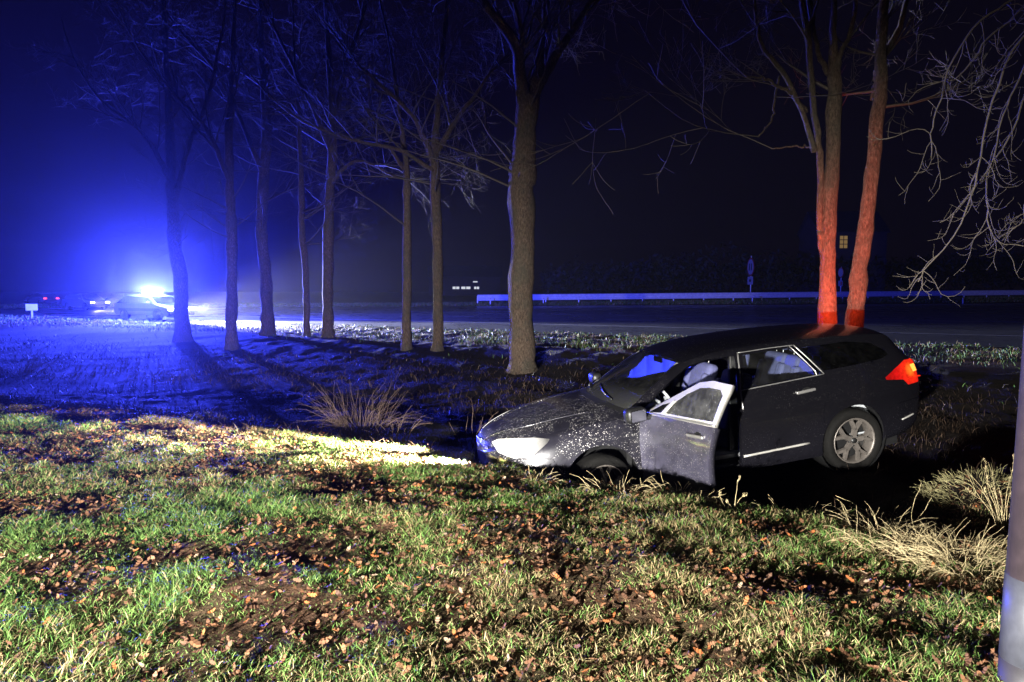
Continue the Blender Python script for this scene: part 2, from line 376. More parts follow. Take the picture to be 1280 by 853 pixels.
# ------------------------------------------------------------------ trees
def rand_unit(): v = rng.normal(size=3); return v/np.linalg.norm(v)
def branch(mb, p, d, length, r, depth, droop=.0, curl=.35, nseg=5, sides=4, rmin=.0026):
    pts = [p.copy()]; rad = [r]; d = d/np.linalg.norm(d); step = length/nseg
    for i in range(nseg):
        d = d+rand_unit()*curl*.5+np.array([0, 0, .05-droop*(i/nseg)]); d /= np.linalg.norm(d)
        pts.append(pts[-1]+d*step); rad.append(max(rmin, r*(1-.75*(i+1)/nseg)))
    mb.tube(pts, rad, sides if r > .02 else 3, False)
    if depth <= 0: return
    nk = rng.integers(3, 6)
    for k in range(nk):
        u = rng.uniform(.25, 1.); i = min(nseg-1, int(u*nseg)); q = pts[i]+(pts[i+1]-pts[i])*(u*nseg-i)
        dd = pts[i+1]-pts[i]; dd /= np.linalg.norm(dd)
        nd = dd*.75+rand_unit()*.75; 
        branch(mb, q, nd, length*rng.uniform(.38, .65), max(rmin, rad[i]*rng.uniform(.4, .62)), depth-1, droop, curl, nseg, sides, rmin)
def smooth_path(P, n):
    P = np.asarray(P, float); u = np.linspace(0, 1, len(P)); return pchip(np.linspace(0, 1, n), np.concatenate([u[:, None], P], 1))
def tree(name, base, path_px, Y, limbs, label, nbr, group='bare trees along the ditch', base_r=None, seed=0, depth=3, blen=2.6, extra_h=7., droop=.06, start=.35):
    """path_px: (px,py,width px) from the foot up, at distance Y; limbs: list of px paths"""
    root = empty(name, base, (0, 0, 0), label, 'tree', group)
    b0 = np.array(base)
    def world(pp, dz=0, dy=0): 
        out = []; n = len(pp)
        for i, q in enumerate(pp): out.append(at(q[0], q[1], Y+dy*i/max(1, n-1)))
        return np.array(out)
    mb = MB()
    P = world(path_px); rad = np.array([q[2]*(.5 if Y < 18 else .41)/FPX*Y for q in path_px]); P[0] = b0-np.array([0, 0, .25])
    n = 34; Q = smooth_path(P, n); rr = smooth_path(rad[:, None], n)[:, 0]
    Q = Q+np.cumsum(rng.normal(size=Q.shape)*[.006, .012, 0], axis=0); Q[0] = P[0]
    rr = rr*(1+.10*rng.normal(size=n)*np.linspace(.6, .3, n)); rr[:3] *= [1.55, 1.25, 1.08]
    Vt, Ft = tube_data(Q, rr, 14)
    Vt = Vt+(vnoise(Vt[:, 2]*5+seed, Vt[:, 0]*9+Vt[:, 1]*9, seed)-.5)[:, None]*.05*np.array([1, 1, 0])
    # twist of root flare
    mb.add(Vt, Ft)
    cr = MB(); starts = []
    for lp in limbs:
        dy = rng.uniform(-1.6, 1.6) if len(lp[0]) < 4 else lp[0][3]
        Lp = world(lp, dy=dy); lr = np.array([q[2]*.5/FPX*Y for q in lp])
        m = 22; Lq = smooth_path(Lp, m); lrr = smooth_path(lr[:, None], m)[:, 0]
        Lq[1:] += np.cumsum(rng.normal(size=(m-1, 3))*.014, axis=0)
        mb.tube(Lq, lrr, 8)
        for i in range(5, m): starts.append((Lq[i], Lq[i]-Lq[i-1], lrr[i]))
        # run on above the frame
        d = Lq[-1]-Lq[-3]; branch(cr, Lq[-1], d+np.array([0, 0, .05]), rng.uniform(.5, .9)*extra_h*.5, lrr[-1], 3, 0., .25, 7, 6)
    for i in range(int(n*start), n): starts.append((Q[i], None, rr[i]*.6))
    d = Q[-1]-Q[-3]
    if not limbs: branch(cr, Q[-1], d, extra_h*.6, rr[-1], 3, 0, .2, 8, 6)
    for k in range(nbr):
        q, d, r = starts[rng.integers(len(starts))]
        if q[2] < (3.2 if Y > 12 else 4.3): continue
        a = rng.uniform(0, 2*np.pi)
        out = np.array([math.cos(a), math.sin(a)*.8, rng.uniform(-.1, .75)])
        if d is not None: out = out*.8+d/np.linalg.norm(d)*.7
        branch(cr, q.copy(), out, blen*rng.uniform(.5, 1.2), min(r*.5, .03), depth, droop, .30, 6)
    for o in (mb, cr): o.v = [(x-b0[0], y-b0[1], z-b0[2]) for x, y, z in o.v]
    mb.obj('trunk', M['bark'], root); cr.obj('crown', M['twig'], root)
    return root
def foot(px, Y): 
    p = at(px, 430, Y); return (p[0], Y, float(ground_z(np.array([p[0]]), np.array([Y]))[0]))
G1 = 'bare trees along the ditch'
tree('bare_tree', foot(653, 16.0), [(654, 462, 38), (653, 440, 34), (652, 380, 29), (655, 300, 30), (652, 235, 33), (654, 218, 37), (655, 200, 29), (656, 160, 28), (660, 120, 27)], 16.0,
     [[(657, 140, 20), (650, 90, 15), (640, 55, 13), (615, 20, 10), (590, -20, 8)], [(660, 130, 22), (672, 85, 15), (680, 40, 12), (678, -20, 9)], [(664, 125, 16), (690, 75, 12), (720, 30, 9), (755, -15, 7)], [(655, 150, 11), (652, 100, 8), (655, 50, 7), (640, -10, 5)]],
     'thickest bare tree with a burr halfway up its brown lit trunk, left of the car', 34, seed=3, blen=2.4)
tree('bare_tree', foot(547, 19.5), [(547, 436, 18), (547, 400, 16), (545, 300, 15), (544, 230, 15), (543, 195, 14), (545, 150, 9), (552, 60, 6), (560, -20, 5)], 19.5,
     [[(543, 205, 9), (520, 150, 6), (480, 110, 5), (440, 75, 3)], [(545, 190, 8), (570, 150, 6), (600, 110, 4), (640, 60, 3)], [(543, 215, 6), (500, 190, 5), (450, 178, 4), (400, 165, 3)]],
     'slender straight bare tree nearest the left side of the thick trunk', 26, seed=5)
tree('bare_tree', foot(508, 19.8), [(508, 436, 17), (508, 400, 14), (509, 330, 13), (509, 250, 12), (508, 205, 10), (500, 150, 6), (488, 60, 4), (470, -20, 3)], 19.8,
     [[(508, 215, 6), (480, 180, 4), (440, 170, 3), (400, 160, 2)]], 'thin bare tree just left of the slender straight one, blue rim on its left edge', 22, seed=6)
tree('bare_tree', foot(410, 24), [(411, 424, 21), (410, 400, 18), (410, 320, 16), (412, 240, 15), (415, 170, 13), (412, 80, 9), (405, -20, 6)], 24,
     [[(414, 190, 8), (390, 130, 6), (360, 70, 4), (330, 0, 3)], [(413, 160, 7), (430, 90, 5), (455, 20, 4)], [(412, 230, 6), (450, 200, 4), (500, 220, 3)]], 'bare tree with dark straight trunk right of the thinnest leaning tree', 26, seed=7)
tree('bare_tree', foot(383, 24.5), [(384, 423, 12), (383, 400, 10), (381, 340, 10), (377, 280, 9), (376, 230, 8), (372, 150, 5), (366, 60, 4)], 24.5,
     [], 'thinnest bare tree of the row with a slightly leaning trunk', 20, seed=8)
tree('bare_tree', foot(335, 25), [(336, 420, 26), (335, 400, 20), (333, 350, 17), (327, 290, 17), (330, 230, 17), (333, 160, 13), (328, 60, 8), (325, -20, 6)], 25,
     [[(331, 220, 8), (300, 150, 5), (270, 90, 4), (230, 40, 3)]], 'bare tree with bent swelling trunk between the far left row', 24, seed=9)
tree('bare_tree', foot(289, 21.5), [(289, 423, 22), (289, 400, 17), (290, 330, 16), (289, 270, 15), (286, 200, 12), (290, 100, 8), (294, 0, 5)], 21.5,
     [[(288, 230, 7), (260, 170, 5), (215, 120, 3)]], 'bare tree with straight blue shadowed trunk, second from the left', 24, seed=10)
tree('bare_tree', foot(229, 24), [(229, 424, 26), (228, 400, 22), (226, 350, 20), (218, 300, 20), (216, 250, 18), (214, 180, 13), (208, 80, 8), (205, -20, 6)], 24,
     [[(216, 260, 9), (235, 190, 6), (262, 120, 4), (280, 40, 3)], [(215, 230, 8), (180, 170, 5), (130, 130, 3)]], 'leftmost bare tree, standing in front of the flashing blue lights', 24, seed=12)
T9 = tree('bare_tree', foot(1035, 10.6), [(1033, 440, 25), (1033, 403, 22), (1034, 340, 19), (1036, 290, 18), (1041, 212, 17), (1045, 130, 17), (1045, 90, 15), (1045, 40, 8), (1047, -20, 6)], 10.6,
     [[(1026, 300, 7, .1), (1022, 250, 8), (1018, 192, 9), (1010, 143, 8), (1003, 49, 8), (994, -10, 7)], [(1024, 290, 6, .1), (1029, 330, 7), (1031, 380, 8), (1031, 405, 9)], [(1018, 190, 8, -.6), (1000, 148, 6), (978, 98, 6), (951, 59, 5), (941, 20, 4), (935, -15, 3)],
      [(1046, 95, 8, -.3), (1055, 60, 6), (1066, 15, 5), (1068, -20, 4)], [(1044, 100, 8, .5), (1034, 70, 6), (1028, 30, 5), (1020, -20, 4)], [(1008, 140, 5, -.8), (985, 115, 4), (958, 98, 3), (930, 95, 2)],
      [(975, 95, 3, -.8), (970, 130, 2.5), (955, 155, 2), (945, 165, 1.5)], [(1016, 185, 3, .5), (1000, 185, 2), (960, 190, 1.6)]],
     'double stemmed bare tree with red lit foot behind the car, left of the pair', 20, seed=13, blen=1.5, droop=.02, start=.45)
T10 = tree('bare_tree', foot(1066, 11.2), [(1064, 440, 26), (1064, 403, 22), (1067, 372, 20), (1073, 320, 19), (1080, 262, 17), (1087, 200, 16), (1091, 150, 15), (1094, 108, 15), (1096, 50, 12), (1099, -20, 10)], 11.2,
     [[(1092, 125, 9, .3), (1108, 75, 8), (1121, 40, 7), (1135, -15, 6)], [(1094, 100, 6, 1), (1100, 30, 4), (1112, -20, 3)]],
     'leaning bare tree with red lit foot behind the car, right of the pair', 9, seed=14, blen=1.4, droop=.0, start=.55)
# tree outside the frame whose drooping boughs hang into the picture
root = empty('drooping_tree', (6.6, 5.0, 0), label='pale drooping bare boughs hanging down at the upper right edge', cat='tree')
b0 = np.array([6.6, 5.0, 0]); mb = MB(); cr = MB()
mb.tube(smooth_path([b0-[0, 0, .3], b0+[.1, 0, 2], b0+[0, .1, 5], b0+[-.3, 0, 8.5]], 20)-b0, np.linspace(.24, .12, 20), 12)
def droopers(px_path, Y, r0, nk, ln):
    P = np.array([at(q[0], q[1], Y+(q[2] if len(q) > 2 else 0)) for q in px_path]); Q = smooth_path(P, 26)
    Q[1:] += np.cumsum(rng.normal(size=(25, 3))*.008, axis=0)
    cr.tube(Q-b0, np.linspace(r0, .0035, 26), 6, False)
    for k in range(nk):
        i = rng.integers(3, 25); d = Q[i]-Q[i-1]; d /= np.linalg.norm(d)
        # twigs leave sideways, sag, and hook up at their tips
        q = Q[i].copy(); dd = d*.5+rand_unit()*.9+np.array([0, 0, -.25]); dd /= np.linalg.norm(dd); n = 9; l = ln*rng.uniform(.4, 1.2); pts = [q]
        for j in range(n):
            dd = dd+rand_unit()*.28+np.array([-.02, 0, -.22 if j < 5 else .30]); dd /= np.linalg.norm(dd); pts.append(pts[-1]+dd*l/n)
        cr.tube(np.array(pts)-b0, np.linspace(.0036, .0014, n+1), 4, False)
        for j in range(2, n):
            if rng.random() < .75:
                e = pts[j].copy(); ee = (pts[j]-pts[j-1]); ee = ee/np.linalg.norm(ee)*.5+rand_unit()*.8+[0, 0, .25]; pp = [e]
                for h in range(4):
                    ee = ee+rand_unit()*.3+[0, 0, .18]; ee /= np.linalg.norm(ee); pp.append(pp[-1]+ee*l*.07)
                cr.tube(np.array(pp)-b0, np.linspace(.0022, .0011, 5), 3, False)
for pp, nk in [([(1420, 20), (1330, 20), (1270, 50), (1235, 110), (1218, 180), (1205, 240), (1185, 290), (1150, 335), (1138, 352)], 15),
           ([(1440, -30), (1340, 30), (1285, 70), (1262, 110), (1240, 150), (1222, 210), (1190, 260), (1165, 285)], 13),
           ([(1440, 60), (1350, 90), (1290, 120), (1268, 170), (1235, 240), (1238, 280), (1255, 312), (1276, 318)], 12),
           ([(1420, -60), (1330, -30), (1270, 20), (1225, 60), (1190, 100), (1160, 110)], 12),
           ([(1440, 120), (1360, 150), (1300, 200), (1275, 250), (1262, 290), (1250, 300)], 12),
           ([(1400, -40), (1300, -20), (1240, 10), (1200, 70), (1180, 150), (1175, 200)], 10)]:
    droopers(pp, 5.4+rng.uniform(-.4, .4), .010, nk, .44)
mb.obj('trunk', M['bark'], root); cr.obj('crown', M['twig'], root)
# ------------------------------------------------------------------ guard rail and far verge
gx = np.arange(-4, 120, 4.0); gy = np.interp(gx, VX, VY)+2.6; gz = ground_z(gx, gy)
rail = empty('guard_rail', (gx[0], gy[0], gz[0]), label='long steel guard rail along the far verge of the road', cat='guard rail')
o0 = np.array([gx[0], gy[0], gz[0]])
wprof = [(-.02, .24), (.06, .32), (.06, .46), (-.01, .53), (-.01, .63), (.06, .70), (.06, .88), (-.02, .96)]
V = []; F = []
for x, y, z in zip(gx, gy, gz):
    for q in range(2):
        for a, h in wprof: V.append((x-o0[0], y-(a+.06-q*.006)-o0[1], z+h+.12-o0[2]))
k = 16
for i in range(len(gx)-1):
    for j in range(7):
        F.append((i*k+j, (i+1)*k+j, (i+1)*k+j+1, i*k+j+1)); F.append((i*k+8+j, i*k+9+j, (i+1)*k+9+j, (i+1)*k+8+j))
mobj('rail_beam', V, F, M['steel'], rail)
first = None
for x, y, z in zip(gx, gy, gz):
    if first is None: first = pst = box('post', (0, 0, 0), (.12, .08, 1.3), M['steel'], rail)
    else: pst = first.copy(); C.objects.link(pst); pst.parent = rail
    pst.location = (x-o0[0], y+.05-o0[1], z+.28-o0[2])
def marker(px, Y, label):
    p = foot(px, Y); r = empty('marker_post', p, label=label, cat='marker post', group='white marker posts on the far verge')
    box('post', (0, 0, .38), (.12, .05, .95), M['white'], r, bevel=.01); box('reflector', (0, -.03, .72), (.07, .02, .14), M['red'], r)
for px, lab in ((613, 'white marker post on the far verge beside the thick trunk'), (679, 'white marker post on the far verge just right of the thick trunk'),
                (939, 'white marker post at the far verge below the tall round sign'), (1201, 'white marker post on the far verge at the far right')):
    X0 = (px-640)/FPX*84; marker(px, float(np.interp(X0, VX, VY))+1.6, lab)
M['sign_white'] = simple('weathered_sign_white', (.30, .30, .29), .6, 0, .2, 4); M['sign_red'] = simple('weathered_sign_red', (.22, .03, .03), .6, 0, .2, 4)
def road_sign(px, top, diam_px, cx, Y, rot, plate_px, label, colors):
    base = foot(px, Y); r = empty('road_sign', base, (0, 0, R_(rot)), label, 'road sign')
    k = Y/FPX; zc = at(px, cx, Y)[2]-base[2]; rad = diam_px*k/2; zt = at(px, top, Y)[2]-base[2]
    mb = MB(); mb.tube([(0, .06, -.3), (0, .06, zt)], .07, 8); mb.obj('pole', M['steel'], r)
    V, F = lathe([(.001, -.03), (rad, -.03), (rad, 0), (.001, 0)], 28); V = [(a, bb, c+zc) for a, bb, c in V]; mobj('sign_face', V, F, M['sign_red'], r)
    V, F = lathe([(.001, -.036), (rad*.82, -.036), (rad*.82, -.032)], 28); V = [(a, bb, c+zc) for a, bb, c in V]; d = mobj('sign_disc', V, F, M['sign_white'], r)
    pt, pb = plate_px; z1 = at(px, pt, Y)[2]-base[2]; z0 = at(px, pb, Y)[2]-base[2]
    box('plate', (0, -.02, (z0+z1)/2), (rad*1.5, .03, z1-z0), M['sign_white'], r, bevel=.008)
    return r, zc, rad, (z0+z1)/2
r, zc, rad, zp = road_sign(936, 320, 23, 334, 93, -88, (346, 356), 'tall round road sign with plate standing behind the guard rail', None)
for dx in (-.28, .28): box('numeral', (dx*rad, -.045, zc), (rad*.26, .012, rad*.75), M['black'], r)
box('numeral', (0, -.04, zp), (rad*.5, .012, .35), M['black'], r)
r, zc, rad, zp = road_sign(1048, 334, 13, 341, 96, -86, (351, 358), 'small round road sign with red and white plate between the red lit trunks', None)
box('numeral', (.25, -.045, zp), (.3, .012, .45), M['red'], r)
# small white board on the near verge
p = foot(42, 41); r = empty('verge_sign', p, (0, 0, R_(18)), 'small blank white board on a short post at the left verge', 'sign')
box('board', (0, -.04, .66), (.62, .03, .40), M['sign_white'], r, bevel=.01); box('post', (0, 0, .2), (.09, .05, .9), M['sign_white'], r)

# ------------------------------------------------------------------ far buildings
M['wall'] = simple('dark_brick_wall', (.035, .025, .02), .9, 0, .3, 3)
M['roof'] = simple('roof_tiles', (.02, .016, .015), .8, 0, .3, 2)
M['lit_warm'] = emit('lit_window', (1, .62, .25), .2); M['lit_cool'] = emit('lit_shop_window', (.85, .9, 1), .8)
M['frame'] = simple('window_frame', (.03, .026, .022), .6)
def house(name, loc, w, d, h, rh, rot, label):
    r = empty(name, loc, (0, 0, R_(rot)), label, 'building')
    V = [(-w/2, -d/2, -1), (w/2, -d/2, -1), (w/2, d/2, -1), (-w/2, d/2, -1), (-w/2, -d/2, h), (w/2, -d/2, h), (w/2, d/2, h), (-w/2, d/2, h), (-w/2, 0, h+rh), (w/2, 0, h+rh)]
    mobj('wall', V, [(0, 1, 5, 4), (2, 3, 7, 6), (1, 2, 6, 9, 5), (3, 0, 4, 8, 7)], M['wall'], r)
    e = .4
    V = []; 
    for s in (-1, 1):
        for x in (-w/2-e, w/2+e):
            V += [(x, s*(d/2+e), h-.25), (x, 0, h+rh+.05), (x, s*(d/2+e), h-.05), (x, 0, h+rh+.25)]
    F = []
    for s in (0, 8): F += [(s, s+1, s+5, s+4), (s+2, s+6, s+7, s+3), (s, s+4, s+6, s+2), (s, s+2, s+3, s+1), (s+4, s+5, s+7, s+6)]
    mobj('roof', V, F, M['roof'], r)
    box('chimney', (w*.3, .3, h+rh*.9), (.7, .7, 1.6), M['wall'], r)
    return r
def window(r, x, y, z, w, h, glass, nxm, nzm):
    f = box('window', (x, y-.04, z), (w+.16, .08, h+.16), M['frame'], r)
    for i in range(nxm):
        for j in range(nzm):
            pw = w/nxm; ph = h/nzm
            box('pane', (x-w/2+pw*(i+.5), y-.085, z-h/2+ph*(j+.5)), (pw*.82, .02, ph*.84), glass, f)
p = at(1055, 302, 112)
r = house('brick_house', (p[0]+1.5, 116, ground_z(np.array([p[0]]), np.array([116.]))[0]), 11, 8, 8.2-0.6+3.0, 3.5, 0, 'dark house with a warm lit upper window between the red lit trunks')
hz0 = r.location.z
window(r, -1.5-.1, -4, p[2]-hz0-.1, 1.35, 2.1, M['lit_warm'], 2, 3); window(r, 2.2, -4, p[2]-hz0-.2, 1.2, 1.8, M['dglass'], 2, 2)
p = at(578, 360, 150)
r = house('roadside_shop', (p[0], 156, ground_z(np.array([p[0]]), np.array([156.]))[0]), 16, 8, 4.2, 2.2, 6, 'low far building with a lit strip of windows beyond the road')
for i, (x, w) in enumerate(((-2.0, 1.6), (0.2, 2.2), (2.6, 1.2))): window(r, x, -4, p[2]-r.location.z, w, .62, M['lit_cool'], 2, 1)
window(r, 2.3, -4, p[2]-r.location.z+1.35, 1.2, .3, M['lit_cool'], 1, 1)

# far wood behind the road: one dark mass of bushes, crowns and stems
m = attr_mat('dark_foliage', .8); N = 20000
x = rng.uniform(5, 165, N); yb = np.interp(x, VX, VY)+rng.uniform(14, 46, N)
hh = (2.0+7*fbm(x*.09, yb*.05, 7, 3))*np.interp(x, [-30, 30], [.45, 1.1])+rng.normal(size=N)*.3
z = ground_z(x, yb)+hh*np.sqrt(rng.random(N))
c = np.stack([x, yb, z], 1); u = rng.normal(size=(N, 3)); u /= np.linalg.norm(u, axis=1)[:, None]
w = np.cross(u, rng.normal(size=(N, 3))); w /= np.linalg.norm(w, axis=1)[:, None]; s = rng.uniform(.2, .6, N)[:, None]
V = np.stack([c-u*s, c+w*s*.4, c+u*s, c-w*s*.4], 1).reshape(-1, 3); F = np.arange(4*N).reshape(N, 4)
tint = np.repeat(np.stack([rng.uniform(.006, .018, N), rng.uniform(.008, .02, N), rng.uniform(.005, .01, N)], 1), 4, 0)
tag(fast_mesh('far_wood', V, F, m, tint, False), kind='stuff')

# ------------------------------------------------------------------ cars on the road
M['dark_body'] = simple('far_car_paint', (.06, .06, .07), .35, .2, .1, 3); M['pol_body'] = simple('patrol_car_paint', (.13, .13, .16), .35, .1, .1, 3)
M['blue_light'] = emit('blue_beacon', (.3, .85, 1), 45); M['far_head'] = emit('far_headlamp', (1, .96, .82), 9); M['pol_head'] = emit('patrol_headlamp', (.8, 1, .97), 40)
M['stripe'] = simple('blue_stripe', (.02, .04, .35), .4)
def road_car(name, loc, heading, body, label, cat, head=None, tail=None, bar=False):
    r = empty(name, loc, (0, 0, heading), label, cat)
    prof = [(-2.2, .35), (2.1, .3), (2.25, .5), (2.2, .72), (1.3, .92), (.55, 1.38), (-.3, 1.46), (-1.5, 1.42), (-2.15, .98), (-2.28, .7)]
    hw = lambda z: .88 if z < .95 else .88-(z-.95)*.55
    V = [(x, hw(z), z) for x, z in prof]+[(x, -hw(z), z) for x, z in prof]; n = len(prof)
    bm = bmesh.new(); vs = [bm.verts.new(v) for v in V]
    for i in range(n): bm.faces.new((vs[i], vs[(i+1) % n], vs[n+(i+1) % n], vs[n+i]))
    bm.faces.new(vs[:n][::-1]); bm.faces.new(vs[n:]); bmesh.ops.recalc_face_normals(bm, faces=bm.faces)
    bmesh.ops.bevel(bm, geom=bm.edges[:], offset=.05, segments=2, affect='EDGES'); bobj('body', bm, body, r)
    for s in (-1, 1):
        V = [(1.05, s*.885, .98), (.5, s*.735, 1.32), (-1.45, s*.735, 1.34), (-1.95, s*.885, .98)]
        V = V+[(a, bq-s*.012, c) for a, bq, c in V]
        mobj('side_window', [(a, bq+s*.008, c) for a, bq, c in V], [(0, 1, 2, 3), (4, 7, 6, 5), (0, 4, 5, 1), (1, 5, 6, 2), (2, 6, 7, 3), (3, 7, 4, 0)], M['dglass'], r)
        box('mirror', (.85, s*.99, 1.0), (.12, .16, .13), body, r, bevel=.03)
    V = [(1.30, -.78, .945), (1.30, .78, .945), (.58, .64, 1.375), (.58, -.64, 1.375)]
    V = V+[(a+.012, q, c+.012) for a, q, c in V]
    mobj('windscreen', V, [(0, 3, 2, 1), (4, 5, 6, 7), (0, 1, 5, 4), (1, 2, 6, 5), (2, 3, 7, 6), (3, 0, 4, 7)], M['dglass'], r)
    for x in (1.35, -1.35):
        for s in (-1, 1):
            V, F = lathe([(.001, -.1), (.2, -.1), (.21, -.07), (.32, -.1), (.33, 0), (.32, .1), (.001, .1)], 20)
            V = [(a+x, q*(1 if s < 0 else -1)+s*.80, c+.33) for a, q, c in V]; mobj('wheel', V, F, M['rubber'], r, True)
    for s in (-1, 1):
        if head: box('headlight', (2.2, s*.66, .66), (.12, .34, .15), head, r, bevel=.03)
        if tail: box('tail_light', (-2.24, s*.68, .84), (.08, .34, .14), tail, r, bevel=.02)
    box('bumper', (2.22, 0, .42), (.12, 1.6, .2), M['black'], r, bevel=.03)
    if bar:
        mb_ = box('light_bar', (-.1, 0, 1.5), (.3, 1.1, .07), M['black'], r, bevel=.02)
        for s in (-.42, -.14, .14, .42): box('beacon', (-.1, s, 1.575), (.26, .25, .10), M['blue_light'], mb_, bevel=.03)
        box('stripe', (0, -.886, .62), (3.6, .012, .16), M['stripe'], r); box('stripe', (0, .886, .62), (3.6, .012, .16), M['stripe'], r)
    return r
hd = math.atan2(-.475, .88)
pc = (-20.35, 38.7, -.01); ph = R_(-25)
pol = road_car('patrol_car', pc, ph, M['pol_body'], 'patrol car with flashing blue roof lights and bright headlights on the left', 'patrol car', head=M['pol_head'], bar=True)
PM = Matrix.Translation(pc) @ Matrix.Rotation(ph, 4, 'Z')
BLUE = 118000
for s in (-.45, .45): point('beacon_light', PM @ Vector((-.1, s, 1.70)), BLUE, (.040, .056, 1), .12)
for s in (-.66, .66): spot('headlamp_light', PM @ Vector((2.36, s, .68)), PM @ Vector((14, s*1.2-.6, .1)), 170000, (.88, .93, 1), 50, .7, .06)
road_car('oncoming_car', (-38.5, 61.5, -.01), hd, M['dark_body'], 'oncoming dark car with two white headlights shining on the wet road', 'car', head=M['far_head'])
OM = Matrix.Translation((-38.5, 61.5, 0)) @ Matrix.Rotation(hd, 4, 'Z')
for s in (-.66, .66): spot('headlamp_light', OM @ Vector((2.36, s, .68)), OM @ Vector((16, s, .1)), 5000, (1, .95, .84), 60, .6, .06)
M['far_tail'] = emit('far_tail_lamp', (1, .05, .03), 5)
road_car('departing_car', (-56, 81, -.01), hd+math.pi, M['dark_body'], 'far car with red tail lights driving away near the left edge', 'car', tail=M['far_tail'])
road_car('departing_car', (-66.5, 84, -.01), hd+math.pi, M['dark_body'], 'far car cut by the left edge with one red tail light showing', 'car', tail=M['far_tail'])
road_car('departing_car', (-41.3, 72, -.01), hd+math.pi, M['dark_body'], 'far car with small red tail light just left of the patrol car', 'car', tail=M['far_tail'])
# ------------------------------------------------------------------ the crashed estate car (x forward, y left, z up)
car = empty('crashed_car', tuple(CAR_LOC), CAR_ROT, 'dark muddy estate car nose down in the ditch with its driver door open', 'car')
T_w = [(-2.36, .70), (-2.31, .775), (-2.2, .82), (-2.0, .865), (-1.8, .89), (-1.41, .918), (-.9, .915), (0, .915), (.9, .918), (1.41, .925), (1.75, .905), (2.0, .862), (2.2, .775), (2.34, .655), (2.43, .48), (2.48, .25), (2.495, .02)]
T_zb = [(-2.36, .44), (-2.2, .33), (-1.8, .27), (-1, .22), (1, .20), (1.8, .20), (2.2, .22), (2.45, .28), (2.495, .32)]
T_belt = [(-2.36, 1.04), (-2.15, 1.10), (-1.8, 1.105), (-1.09, 1.078), (-.17, 1.036), (.8, .985), (1.05, .945), (1.4, .915), (1.8, .852), (2.1, .79), (2.3, .735), (2.45, .675), (2.495, .63)]
T_rail = [(-2.36, .62, 1.055), (-2.25, .625, 1.13), (-2.15, .61, 1.27), (-2.05, .60, 1.37), (-1.9, .605, 1.395), (-1.5, .635, 1.43), (-.9, .65, 1.455), (-.3, .645, 1.45), (.1, .62, 1.42), (.33, .585, 1.372), (.7, .66, 1.17), (1.05, .735, .968), (1.2, .74, .955), (1.4, .73, .945), (1.8, .69, .89), (2.1, .61, .825), (2.3, .50, .765), (2.42, .36, .71), (2.48, .18, .66), (2.495, .01, .64)]
T_zc = [(-2.36, 1.06), (-2.28, 1.14), (-2.2, 1.26), (-2.12, 1.385), (-2.05, 1.43), (-1.5, 1.49), (-.9, 1.515), (-.3, 1.51), (.1, 1.485), (.3, 1.45), (.42, 1.40), (.6, 1.315), (.9, 1.172), (1.22, 1.018), (1.3, 1.008), (1.5, .992), (1.8, .955), (2.1, .90), (2.3, .845), (2.42, .785), (2.48, .715), (2.495, .65)]
NL, NG, NT = 15, 7, 11
def section(x):
    x = np.atleast_1d(x); w = pchip(x, T_w)[:, 0]; zb = pchip(x, T_zb)[:, 0]; be = pchip(x, T_belt)[:, 0]
    ra = pchip(x, T_rail); zc = pchip(x, T_zc)[:, 0]; yr, zr = ra[:, 0], ra[:, 1]
    k = np.minimum(1, w/.55); out = np.zeros((len(x), NL+NG+NT, 2))
    fy = np.interp(x, [.9, 1.3], [.075, .10])
    cy = np.stack([w-.06*k, w-.03*k, w-.008*k, w, w-.022*k, w-.045*k, w-fy*k], 1)
    h = be-zb; cz = np.stack([zb, zb+.07*h, zb+.33*h, zb+.58*h, zb+.78*h, zb+.90*h, be], 1)
    u = np.array([0, .10, .36, .58, .78, .90, 1.])
    for i in range(len(x)):
        s = pchip(np.linspace(0, 1, NL), np.stack([u, cy[i], cz[i]], 1)); out[i, :NL] = s
        g = np.arange(1, NG+1)/NG; y = cy[i, -1]+(yr[i]-cy[i, -1])*g+.018*np.sin(np.pi*g); z = be[i]+(zr[i]-be[i])*g
        out[i, NL:NL+NG] = np.stack([y, z], 1)
        q = np.arange(1, NT+1)/NT; q = q**.85; yy = yr[i]*(1-q); pw = np.interp(x[i], [-.2, .3, 1.1, 1.3], [2.6, 2.2, 2.0, 2.6])
        out[i, NL+NG:] = np.stack([yy, zr[i]+(zc[i]-zr[i])*(1-(yy/max(yr[i], 1e-6))**pw)], 1)
    return out
def side_y(x, z):
    s = section(np.array([x]))[0, :NL+NG]; return float(np.interp(z, s[:, 1], s[:, 0]))
SX = np.unique(np.concatenate([np.linspace(-2.36, -2.0, 12), np.linspace(-2.0, 1.9, 66), np.linspace(1.9, 2.36, 14), np.linspace(2.36, 2.495, 12)]))
SEC = section(SX); NV = SEC.shape[1]
bm = bmesh.new(); grid = [[bm.verts.new((SX[i], SEC[i, j, 0], SEC[i, j, 1])) for j in range(NV)] for i in range(len(SX))]
lay = bm.faces.layers.int.new('zone')
for i in range(len(SX)-1):
    for j in range(NV-1):
        f = bm.faces.new((grid[i][j], grid[i][j+1], grid[i+1][j+1], grid[i+1][j])); f[lay] = 0 if j < NL+NG-1 else 1
